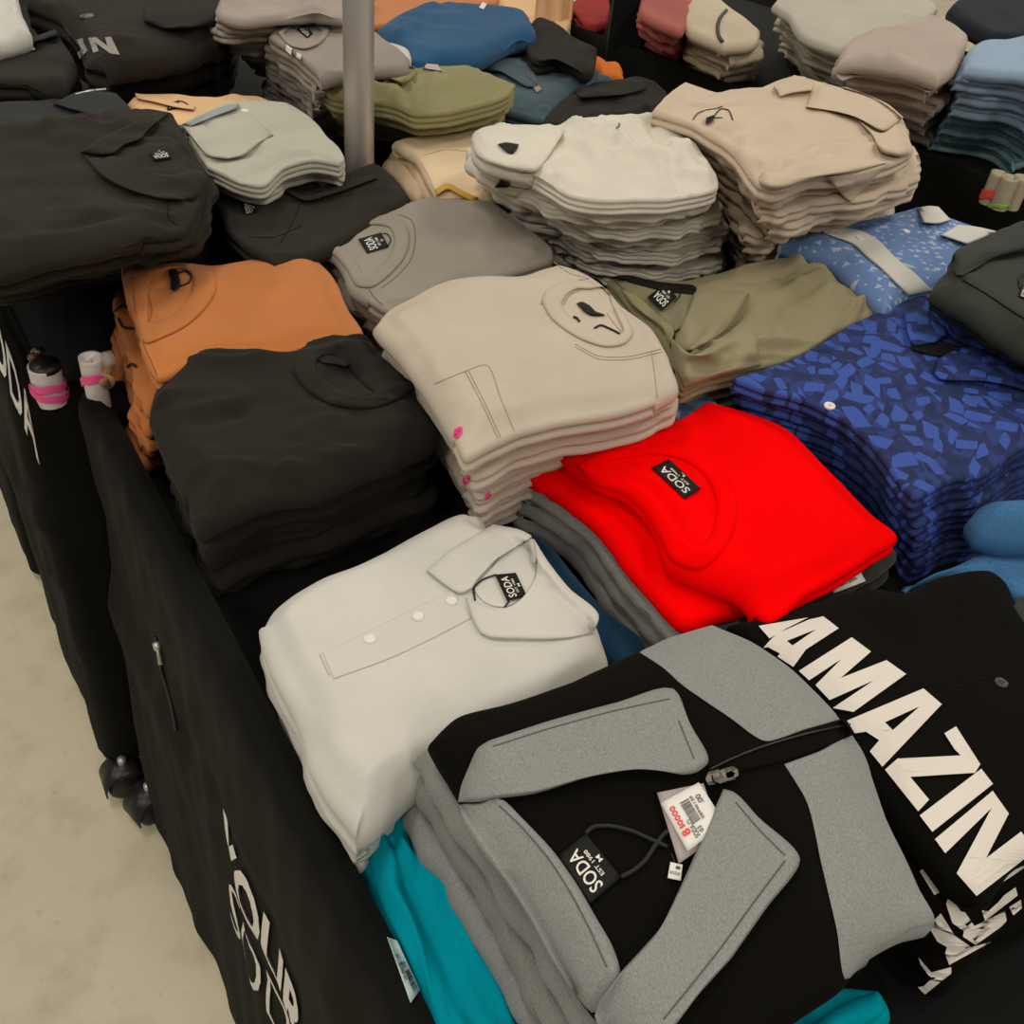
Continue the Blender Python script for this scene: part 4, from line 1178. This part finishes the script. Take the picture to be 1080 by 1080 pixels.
stitch('607,363 630,375 663,376 697,368', b, SEAMB, rt); stitch('607,366 630,378 663,379 698,371', b, SEAMB, rt); stitch('687,371 691,400 693,420', b, SEAMB, rt)
stitch('584,276 600,288 622,294', b, SEAMB, rt)
b['_z'] = 1.03
def lips(c, bases, parent, s=1.0):
    x, y = c
    loops = [[(x - 5 * s, y + 4 * s), (x - 4 * s, y - 3 * s), (x + 1 * s, y - 6 * s), (x + 4 * s, y - 6 * s), (x + 5 * s, y - 1 * s), (x + 2 * s, y + 4 * s), (x - 2 * s, y + 7 * s)],
             [(x - 2.5 * s, y + 3 * s), (x + 2.2 * s, y - 3.2 * s), (x + 3 * s, y - 2.8 * s), (x - 1.4 * s, y + 3.6 * s)]]
    return poly('printed_emblem', [loops], bases, PINKP, parent, h=.0012, cell=4)
lips((483, 456), b, rt)
lips((492, 506), L, L[1], .9); lips((515, 523), L, L[3], .7)

# ---------------- olive shirt
rt, b, o, L = pile('shirt', pts('641,292 660,292 690,296 720,297 747,290 803,275 830,272 | 870,287 900,307 927,327 | 905,338 887,347 853,368 820,383 777,391 748,398 720,410 | 712,385 700,362 672,330'), .98, OLIVE, 4, .03,
     'olive poplin shirt', 'the pile beside the beige stack', 'shirt', 'olive shirts', seed=65, lean=leanv((720, 410), .98, (722, 440), .85), Ttop=.026, nu=100, nv=80, wr=((.008, .05, .5, 3), (.006, .03, .9, 3)), bulge=.006, k=(3, 2, 3, 2), kl=(2, 2, 3, 2), jit=.007,
     creases=[(pts('768,304 800,298 840,290 872,288')[0], .004, -.010), (pts('765,372 762,352 775,340 792,318')[0], .006, -.014), (pts('780,380 790,366 815,352')[0], .006, -.012), (pts('740,396 760,384 770,372')[0], .008, -.012), (pts('805,345 815,330 822,318')[0], .006, -.008), (pts('815,360 820,350 835,345')[0], .008, .006)])
ib = lay('inside_back', pts('648,296 660,294 690,300 | 735,306 730,330 | 720,345 712,350 | 690,330 668,315'), b, fabric('olive lining', (128, 122, 92)), rt, h=.003)
lay('collar_stand', pts('642,292 660,290 | 700,300 735,304 | 732,312 700,308 | 665,298'), b, SEAMK, rt, h=.005)  # black piece, paints the shade inside the neck opening
lay('collar', pts('732,309 745,306 765,306 | 790,308 782,326 768,346 | 745,362 728,370 712,372 | 708,366 716,350 725,330'), b, OLIVE, rt, h=.010, edge=.1, lift=(.002, 0))
lay('collar', pts('655,305 672,312 | 690,330 712,350 | 706,366 700,350 | 680,332 664,320'), b, OLIVE, rt, h=.008, edge=.15)
lay('sleeve', pts('706,354 730,374 | 765,352 792,348 | 803,384 775,393 745,401 | 722,409 712,386'), b, OLIVE, rt, h=.012, edge=.3, wob=.012, seed=4, nu=34, nv=24)
soda([(698, 328), (683, 313), (702, 299), (714, 313)], [b, ib], rt, size='M', h=.006, loop='702,299 712,300 717,312 712,318')

# ---------------- light blue triangle shirt
rt, b, o, L = pile('shirt', pts('822,254 838,248 853,245 877,241 907,233 937,225 | 968,218 985,225 1010,232 1050,246 1050,280 1020,305 | 985,310 957,312 935,324 | 915,306 890,286 860,267 836,259'), 1.0, TRI, 3, .026, 'light blue shirt with small white triangles', 'the patterned pile', 'shirt', 'light blue triangle shirts',
     seed=66, Ttop=.026, nu=90, nv=70, wr=((.003, .05, .7, 3),), bulge=.01, k=(2, 1, 1, 1), kl=(1, 1, 1, 1), mats=[WHITE, TRI, TRI], lean=leanv((838, 259), 1.0, (812, 268), .92), jit=.004,
     label='light blue shirt with small white triangles and white collar and placket',
     labels=['white lining side of a shirt folded under the light blue triangle shirt', 'light blue shirt with triangles, third from the top of the patterned pile', 'light blue shirt with triangles, fourth from the top of the patterned pile'])
tp = band('placket', '868,243 885,240 907,243 925,252 945,272 965,288 984,307', '868,246 880,250 900,258 915,272 930,284 942,296 958,312', b, WHITE, rt, h=.003, nv=9)
button((907, 251), [b, tp], BTN_W, rt); button((956, 244), b, BTN_W, rt)
lay('collar', pts('968,219 980,217 | 990,218 | 1003,232 990,236 | 973,235'), b, WHITE, rt, h=.008, edge=.1, nu=16)
lay('collar', pts('991,248 1002,242 | 1010,237 1030,239 | 1052,244 1035,252 | 1020,258'), b, WHITE, rt, h=.008, edge=.1, nu=16)

# ---------------- royal blue shirt
rt, b, o, L = pile('shirt', pts('773,398 790,394 813,387 853,368 893,344 933,323 | 951,307 980,308 1003,316 1053,343 1095,368 1150,400 | 1150,445 1110,462 1080,472 1056,488 1033,502 1010,503 990,512 966,524 | 947,503 920,470 887,440 853,424 803,410'), .99, ROYAL, 6, .022,
     'royal blue shirt with angular shards', 'the royal blue stack', 'shirt', 'royal blue patterned shirts', seed=67, lean=leanv((966, 524), .99, (962, 618), .83), Ttop=.02, nu=120, nv=90, wr=((.003, .05, .6, 3),), bulge=.006, k=(2, 2, 2, 2), kl=(2, 1, 2, 2), jit=.006,
     label='royal blue button shirt with angular shard pattern and white buttons', creases=[(pts('853,424 900,400 940,380 960,365')[0], .004, .003), (pts('900,345 920,352 945,352')[0], .006, -.005), (pts('945,380 952,372 955,362')[0], .006, -.006)])
lay('collar', pts('953,330 970,324 992,318 | 993,340 1000,352 | 985,362 962,364 | 956,350'), b, ROYAL, rt, h=.007, edge=.1)
lay('collar', pts('988,380 1000,372 1015,366 | 1050,375 1082,390 1095,400 | 1090,416 1080,412 | 1040,402 985,395'), b, ROYAL, rt, h=.007, edge=.1)
lay('collar', pts('993,318 1010,320 1030,330 | 1062,380 1040,370 | 1015,362 1000,352 | 994,338'), b, ROYAL, rt, h=.006, edge=.1)
lay('inside_back', pts('960,365 975,362 993,360 | 1015,366 1020,371 | 1000,376 985,375 | 962,369'), b, SEAMK, rt, h=.003)  # coloured black to draw the shade in the slit between the collar flaps
lay('neck_label', pts('1000,364 | 1010,366 | 1020,372 | 1008,372'), b, LABEL, rt, h=.006, nu=8, nv=6)
button((875, 428), b, BTN_W, rt, rad=.0065, hole_mat=BLKC); button((988, 372), b, BTN_W, rt, rad=.006, hole_mat=BLKC)
o_ = outline(pts('700,418 712,408 | 740,412 760,424 | 745,440 720,444 | 704,436'), .93, 24, 24)
tag(cloth('shirt', o_, TRI, T=.03, seed=19, k=(2, 2, 2, 2)), 'blue patterned shirt mostly hidden between the beige stack and the red sweatshirt', 'shirt')

# dark green polo at the right edge
rt, b, o, L = pile('polo_shirt', pts('984,303 990,290 1003,277 1005,267 1030,254 | 1057,240 1090,236 1150,240 | 1160,330 1150,390 | 1105,374 1080,360 1053,345 1020,324 1000,312'), 1.06, DKGRN, 4, .03, 'dark green grey polo shirt', 'the right edge pile', 'polo shirt', 'dark green polos',
     seed=68, lean=leanv((984, 303), 1.06, (990, 318), .93), Ttop=.03, nu=80, nv=60, wr=((.006, .05, .4, 3),), bulge=.012, k=(1, 1, 1, 1), kl=(1, 1, 1, 1), creases=[(pts('1012,298 1030,282 1060,276 1090,272')[0], .006, -.012)])
lay('collar', pts('1003,280 1005,268 1030,254 | 1057,241 1100,232 | 1110,250 1090,262 | 1050,270 1020,288 1010,292'), b, DKGRN, rt, h=.014, edge=.2)
stitch('1016,296 1040,310 1070,330 1090,342', b, SEAMK, rt, r=.0012)
soda([(1074, 312), (1078, 300), (1090, 306), (1086, 318)], b, rt)
cord('label_cord', '1080,288 1075,294 1076,304', b, BLKC, rt, r=.0014)

# ---------------- red sweatshirt on heather grey ones
lo = outline(pts('553,496 560,487 588,478 | 650,470 740,480 | 800,560 810,625 790,640 762,648 723,658 | 690,626 660,592 625,546 578,512'), .925, 60, 60)
rt, b, o = top_garment('sweatshirt', pts('588,464 595,462 610,462 660,448 713,442 | 746,421 790,432 830,450 860,478 890,508 920,538 949,563 | 925,580 900,598 850,626 808,651 | 797,644 788,632 735,606 706,592 692,552 660,516 626,503 606,488 592,475'), .955, RED, 'bright red crew neck sweatshirt with black neck label', 'sweatshirt',
     T=.026, nu=110, nv=90, k=(2, 2, 2, 1), bulge=.010, creases=[(pts('630,495 660,492 700,500 735,530 742,565')[0], .018, -.007)], seed=71, wave=(.002, .12), wr=((.002, .08, .6, 3),))
lowb = cloth('lower_fold', lo, RED, T=.024, k=(1, 1, 1, 1), seed=72, parent=rt, wave=(.002, .1))
ring('neckband', '608,490 627,480 667,472 700,469 730,472 755,488 771,507 778,530 774,560 760,585 738,602 710,594 693,564 675,536 653,520 627,512', '622,496 634,489 660,483 690,480 713,483 735,494 750,513 755,533 752,557 744,572 733,576 718,563 703,541 682,517 655,502 634,500', b, RED, rt, h=.003)
soda([(723, 526), (687, 493), (706, 484), (739, 515)], b, rt, size='L', h=.002)
stitch('600,470 604,486 622,506', b, fabric('red thread', (190, 0, 4)), rt)
layers('sweatshirt', lo, HEATH, 3, .026, 'heather grey sweatshirt', 'the pile under the red sweatshirt', 'sweatshirt', 'heather grey sweatshirts under the red one', Ttop=.024, lean=leanv((553, 496), .925, (538, 548), .83), seed=73, mats=[HEATH, HEATHD, HEATHD], k=(1, 1, 1, 1), jit=.004, res=44, first=2)
o_ = outline(pts('862,610 905,580 | 940,572 948,578 | 930,600 905,612 880,630 | 850,645 790,658 780,650'), .905, 34, 30)
ch = cloth('sweatshirt', o_, fabric('charcoal fleece', (62, 58, 50), (40, 38, 34)), T=.05, seed=75, k=(2, 2, 2, 2))
tag(ch, 'charcoal sweatshirt under the right side of the red sweatshirt, with a white ticket', 'sweatshirt')
ch['_z'] = .905
tk = quad_grid('price_ticket', [(879, 626), (913, 613), (902, 592), (872, 608)], ch, CARD, ch, h=.004)
tk['_z'] = .905; tk['label'] = 'white ticket with barcode'
text_on(barcode(.55, .45, .95, .95, 9, 4) + [('XXL', .15, .2, .3, .32), ('00018894', .3, .2, .8, .36)], [(879, 626), (913, 613), (902, 592), (872, 608)], tk, DPRINT, tk, h=.0006, name='print')

# deep teal navy garment between white polo and red
o_ = outline(pts('550,566 558,556 568,562 | 606,602 640,640 684,674 | 676,692 655,698 640,692 | 610,650 575,600'), .87, 50, 40)
tag(cloth('sweatshirt', o_, NAVYT, T=.045, seed=76, k=(2, 2, 2, 1), wr=((.006, .03, -.7, 4),)), 'deep teal navy sweatshirt wedged between white polo and red sweatshirt', 'sweatshirt')

# ---------------- denim at the right edge
o_ = outline(pts('1027,535 1040,522 1060,521 | 1090,522 1150,528 | 1150,570 1100,562 | 1065,560 1040,552'), .97, 50, 40)
dn1 = cloth('jeans', o_, DENIM, T=.05, seed=77, k=(1, 1, 1, 1), bulge=.01); tag(dn1, 'rolled light blue denim garment at the right edge, the upper one', 'jeans', 'denim garments at the right edge')
o_ = outline(pts('960,618 985,600 1020,584 1044,572 | 1060,562 1150,560 | 1150,640 1075,630 | 1050,600 1030,598 1000,602'), .93, 60, 40)
dn2 = cloth('jeans', o_, DENIM, T=.03, seed=78, k=(1, 1, 2, 2), wr=((.008, .03, .6, 3),)); tag(dn2, 'crumpled blue denim garment at the right edge, below the rolled one', 'jeans', 'denim garments at the right edge')
o_ = outline(pts('1066,634 1080,622 | 1110,618 1160,640 | 1160,700 1110,690 | 1085,668'), .955, 30, 30)
tag(cloth('sweater', o_, DKGRN, T=.03, seed=79), 'dark grey green garment at the right edge beside the lettered hoodie', 'sweater')

# ---------------- black hoodie with big white letters
rt, b, o = top_garment('hoodie', pts('770,652 800,645 853,630 880,622 907,615 930,614 953,618 987,604 | 1020,597 1047,598 1062,608 1080,640 1150,690 | 1200,760 1190,840 1140,880 1078,907 1030,947 | 1000,930 958,872 900,792 840,720'), .95, BLKF, 'black hoodie with large white felt letters reading AMAZIN', 'hoodie', 'black lettered hoodies',
     T=.03, nu=110, nv=90, k=(1, 1, 1, 1), bulge=.006, seed=81, wave=(.003, .12), creases=[(pts('915,640 925,660 950,690')[0], .02, -.006), (pts('1000,725 1040,712 1090,692')[0], .003, .003)])
LH = layers('hoodie', o, BLKF, 4, .028, 'black lettered hoodie', 'the lettered hoodie pile', 'hoodie', 'black lettered hoodies', Ttop=.03, lean=leanv((1030, 947), .95, (990, 1060), .82), seed=82, k=(1, 1, 1, 1), jit=.004, res=44)
Z6 = (780, 570, 6); Z3 = (720, 540, 3); ZC = (900, 840, 4.5)
poly('lettering', [pts('120,540 435,487 300,555 190,620', Z6),
     pts('150,680 185,640 235,590 440,500 530,480 628,555 420,690 340,800 240,735 255,715 180,675 | 300,635 335,665 485,562', Z6),
     pts('375,825 710,612 832,703 640,870 930,757 1055,845 720,1085 590,1060 850,885 570,1010 480,915 645,750 440,885', Z6),
     pts('520,660 762,558 820,608 632,806 592,757 622,722 580,695 545,700 | 640,665 665,690 750,615', Z3),
     pts('828,700 865,678 942,798 925,825 720,838 780,910 745,947 640,815 680,780 880,770 860,750', Z3),
     pts('750,960 945,812 982,860 790,1012', Z3),
     pts('986,885 1047,834 1064,858 1040,905 1077,877 1092,897 1030,945 1009,921 1046,852 997,900')], b, LETTER, rt, h=.0025, cell=9)
poly('lettering', [pts('315,355 350,318 437,440 385,468', ZC), pts('440,510 455,470 510,545 530,550 575,615 720,545 728,590 700,620 580,705 520,665 525,640 470,600', ZC),
     pts('610,540 640,545 690,500 715,470 770,430 780,470 625,590', ZC), pts('740,525 795,490 800,530 760,565', ZC), pts('660,440 810,310 810,340', ZC)], LH[:3], LETTER, LH[0], h=.0025, cell=5)
poly('lettering', [pts('355,615 415,555 450,610 480,660 560,715 655,690 500,775 455,800 435,745 445,715 400,690', ZC)], LH, LETTER, LH[1], h=.0025, cell=5)
poly('lettering', [pts('305,905 335,900 370,865 320,800 310,765 370,835 465,810 465,840 340,940', ZC)], LH, LETTER, LH[2], h=.0025, cell=5)
button((1056, 720), b, BTN_D, rt, rad=.006, hole_mat=BLKC)
stitch('1000,727 1040,714 1090,692', b, SEAMK, rt)

# ---------------- white polo
rt, b, o, L = pile('polo_shirt', pts('272,658 285,636 330,605 380,586 420,566 455,546 | 490,531 510,537 520,552 556,560 575,592 600,620 633,651 640,672 646,691 | 600,732 530,772 480,800 430,836 388,872 | 375,876 345,838 322,795 316,765 290,715 276,682'), .925, WHITE, 2, .034,
     'white pique polo shirt', 'the white polo pile', 'polo shirt', 'white polos', lean=leanv((375, 876), .925, (384, 895), .85), seed=83, Ttop=.045, nu=120, nv=100, bulge=.014, wave=(.003, .14), wr=((.002, .06, .5, 3),), k=(1, 1, 1, 2), kl=(1, 1, 1, 1), jit=.004,
     label='white polo shirt with button placket and open collar, in front of the black tees',
     creases=[(pts('400,690 430,680 455,672')[0], .010, -.005), (pts('326,740 345,780 370,830')[0], .010, .004), (pts('492,535 497,548 500,560')[0], .006, -.004)])
pk = band('placket', '478,622 440,640 400,660 340,688', '497,652 455,674 412,694 352,716', b, WHITE, rt, h=.0007, edge=.06)
lay('collar', pts('520,553 500,565 475,580 | 450,602 462,612 487,626 | 498,621 505,610 513,601 | 533,578 552,566 563,567 552,560'), b, WHITE, rt, h=.006, edge=.1, nu=30, nv=24)
lay('collar', pts('492,630 510,638 532,641 | 552,634 566,605 | 563,568 578,592 600,620 632,651 | 626,668 600,673 550,674 507,668 498,652'), b, WHITE, rt, h=.006, edge=.1, nu=30, nv=30)
cs = lay('collar_stand', pts('515,603 525,590 | 540,574 562,568 | 568,590 558,628 | 548,632 535,640 512,636 500,622'), b, WHITE, rt, h=.002, edge=.1, nu=24, nv=24)
soda([(535, 634), (522, 606), (544, 604), (556, 629)][::1], [b, cs], rt, size='M', h=.002)
cord('label_cord', '523,606 508,612 500,620 501,633', [b, cs], BLKC, rt); cord('label_cord', '537,634 534,638 531,642', [b, cs], BLKC, rt)
for c in ((476, 634), (441, 650), (390, 674)): button(c, [b, pk], BTN_W, rt, rad=.0055)
stitch('337,690 341,699 347,712', [b, pk], fabric('off white thread', (190, 184, 172)), rt)

# ---------------- teal garments
o_ = outline(pts('376,853 388,842 406,842 | 460,855 525,1000 | 570,1160 530,1200 | 470,1130 440,1028 402,940'), .87, 60, 60)
tl = cloth('t_shirt', o_, TEAL, T=.028, seed=84, k=(1, 1, 1, 1), wr=((.012, .025, -1.1, 5), (.006, .02, -.4, 3)), creases=[(pts('424,892 440,897 458,906')[0], .005, -.014), (pts('392,856 404,872 412,890 440,960')[0], .005, -.012), (pts('430,920 455,980 480,1040')[0], .007, -.010), (pts('450,905 480,960 500,1010')[0], .006, .006)]); tag(tl, 'teal jersey tee under the grey sweatshirts, upper of two', 't-shirt', 'teal tees')
o_ = outline(pts('370,888 385,886 | 450,880 560,1000 | 930,1040 945,1065 880,1110 600,1200 | 470,1150 440,1050 400,960'), .845, 50, 60)
tl2 = cloth('t_shirt', o_, TEAL, T=.028, seed=85, k=(1, 1, 1, 1), wr=((.005, .025, -1.1, 4),)); tag(tl2, 'teal jersey tee under the grey sweatshirts, lower of two', 't-shirt', 'teal tees')
o_ = outline(pts('850,1078 880,1060 905,1045 | 925,1040 936,1060 | 905,1082 | 870,1100'), .87, 20, 20)
tag(cloth('t_shirt', o_, TEAL, T=.03, seed=86), 'corner of a teal tee under the half zip sweatshirt, at the bottom edge', 't-shirt')
tk = quad_grid('price_ticket', [(433, 1058), (408, 988), (419, 992), (443, 1044)], [tl, tl2, skA], MINT, tl2, h=.003)
tk['_z'] = .85; tk['label'] = 'pale mint ticket with barcode'
text_on(barcode(.08, .1, .45, .5, 8, 3) + [('0189', .5, .15, .6, .8), ('26', .3, .6, .5, .8), ('16', .68, .5, .74, .8)], [(433, 1058), (408, 988), (419, 992), (443, 1044)], tk, DPRINT, tk, h=.0006, name='print')

# ---------------- half zip sweatshirt, black with heather grey panels
rt, b, o = top_garment('sweatshirt', pts('452,777 462,765 478,751 540,733 600,715 637,698 668,683 705,665 | 752,651 800,672 845,705 885,745 917,787 933,838 955,884 978,935 993,964 | 985,975 960,982 916,1008 893,1036 850,1066 790,1110 700,1170 | 662,1096 616,1044 576,975 534,905 494,847 464,800'), .985, BLKF, 'black half zip sweatshirt with heather grey collar and panels, nearest the camera', 'sweatshirt', 'half zip sweatshirts',
     T=.03, nu=120, nv=110, k=(1, 1, 1, 1), bulge=.010, seed=91, wave=(.003, .14), wr=((.002, .06, .4, 3),), creases=[(pts('505,752 512,770 508,790')[0], .004, -.004)])
lay('shoulder_panel', pts('668,684 705,666 | 752,652 800,673 845,706 886,746 | 889,758 847,770 808,782 | 770,757 740,737 720,723 700,705'), b, HEATH, rt, h=.0008, edge=.02, nu=40, nv=40, hug=True)
lay('sleeve_panel', pts('827,806 865,792 903,775 | 917,788 933,839 955,885 978,936 992,963 | 985,974 960,981 941,992 916,1007 893,1034 | 883,982 866,910 850,844'), b, HEATH, rt, h=.0008, edge=.02, nu=40, nv=50, hug=True)
paint_panels(b, [(HEATH, pts('676,686 662,676 755,636 860,690 905,752 889,752 850,762 812,772 772,748 742,728 722,712 704,698')[0]), (HEATH, pts('838,810 870,798 905,784 922,776 950,830 1010,960 1005,985 930,1030 904,1036 892,982 876,910 860,844')[0])])
pl_ = band('zip_placket', '745,806 770,793 808,783 847,771 891,758', '752,822 790,812 827,803 865,790 902,774', b, BLKF, rt, h=.0018, edge=.05)
cord('zip', '748,812 770,801 800,789 850,774 896,764', [b, pl_], BLKP, rt, r=.001, h=.001)
c1 = lay('collar', pts('483,846 486,830 494,810 505,788 | 516,781 580,760 650,741 712,727 | 727,762 746,806 736,814 718,817 | 704,811 665,812 620,820 560,838 527,842 505,846'), b, HEATH, rt, h=.010, edge=.09, nu=44, nv=30)
c2 = lay('collar', pts('484,848 505,847 527,842 | 551,863 583,897 608,932 630,970 646,998 654,1027 | 650,1040 627,1069 | 601,1042 579,1008 557,967 532,929 504,893 488,866'), [b, c1], HEATH, rt, h=.010, edge=.12, nu=20, nv=50, fall=.03)
c3 = lay('collar', pts('763,832 771,834 | 800,862 844,906 809,957 | 771,1011 740,1045 690,1102 650,1112 627,1070 | 653,1027 677,1001 696,979 715,941 740,885'), [b, c2], HEATH, rt, h=.010, edge=.08, nu=34, nv=44, fall=.03)
for st in ('520,787 580,768 650,749 706,737', '716,760 732,800', '527,850 548,870 578,905 602,942 622,980 640,1020'): stitch(st, [b, c1, c2], SEAMG, rt)
for st in ('776,846 800,874 828,902', '828,908 800,945 760,1000 700,1075'): stitch(st, [b, c3], SEAMG, rt)
nl = soda([(622, 953), (589, 903), (618, 879), (655, 925)], b, rt, size='M', h=.003)
cord('label_cord', '618,879 624,873 640,871 665,876 688,886 704,893', b, BLKC, rt, r=.0016, h=.003)
cord('label_cord', '655,925 668,918 680,908 692,890 702,878 712,872', b, BLKC, rt, r=.0016, h=.003)
bk = quad_grid('tag_back', [(716, 911), (693, 836), (742, 826), (760, 880)], b, CARD2, rt, h=.004)
tg = quad_grid('price_tag', [(725, 898), (697, 847), (737, 825), (765, 868)], [b, bk], CARD, rt, h=.003)
tg['_z'] = .985; tg['label'] = 'white price tag with barcode and red lettering'
QT = [(725, 898), (697, 847), (737, 825), (765, 868)]
text_on(barcode(.36, .4, .84, .62, 14, 6) + [('SODA CL', .1, .58, .5, .7), ('03', .14, .46, .26, .56), ('08946128', .34, .3, .84, .37), ('.00', .6, .12, .8, .25)], QT, tg, DPRINT, tg, h=.0007, name='print')
text_on([('soooo', .4, .76, .85, .9), ('8', .24, .72, .36, .92)], QT, tg, PINKC, tg, h=.0007, bold=.02, name='red_print')
st_ = quad_grid('size_tag', [(704, 926), (718, 929), (720, 912), (707, 909)], b, CARD, rt, h=.003); st_['_z'] = .985
text_on([('SODA', .1, .3, .9, .5), ('|', .5, .68, .85, .85)], [(704, 926), (718, 929), (720, 912), (707, 909)], st_, DPRINT, st_, h=.0006, name='print')
cord('tag_string', '712,911 710,905 708,900', b, BLKC, rt, r=.0007)
# zip slider and pull
sl = poly('zip_slider', [pts('744,822 747,814 757,811 764,815 763,822 754,827 747,828')], [b], GUN, rt, h=.007, cell=4)
poly('zip_pull', [pts('752,817 762,811 773,808 778,811 779,817 775,822 760,826 753,824 | 765,816 771,813 775,815 774,819 767,821')], [b], GUN, rt, h=.0085, cell=4)
layers('sweatshirt', o, HEATHD, 4, .03, 'heather grey half zip sweatshirt', 'the pile of half zip sweatshirts', 'sweatshirt', 'half zip sweatshirts', Ttop=.03, lean=leanv((452, 790), .985, (394, 862), .85), seed=92, k=(1, 1, 1, 1), jit=.005, rot=.02, res=50, edge_j=.005, mats=[HEATH, HEATHD, HEATH, HEATHD], wr=((.004, .03, .9, 3),))

# ------------------------------------------------------------------ tidy
for o_ in bpy.data.objects:
    for k_ in ('_o', '_z'):
        if k_ in o_: del o_[k_]
SC.view_settings.view_transform = 'Standard'; SC.view_settings.look = 'None'; SC.view_settings.gamma = 1; SC.view_settings.use_curve_mapping = False
SC.view_settings.exposure = 0.0
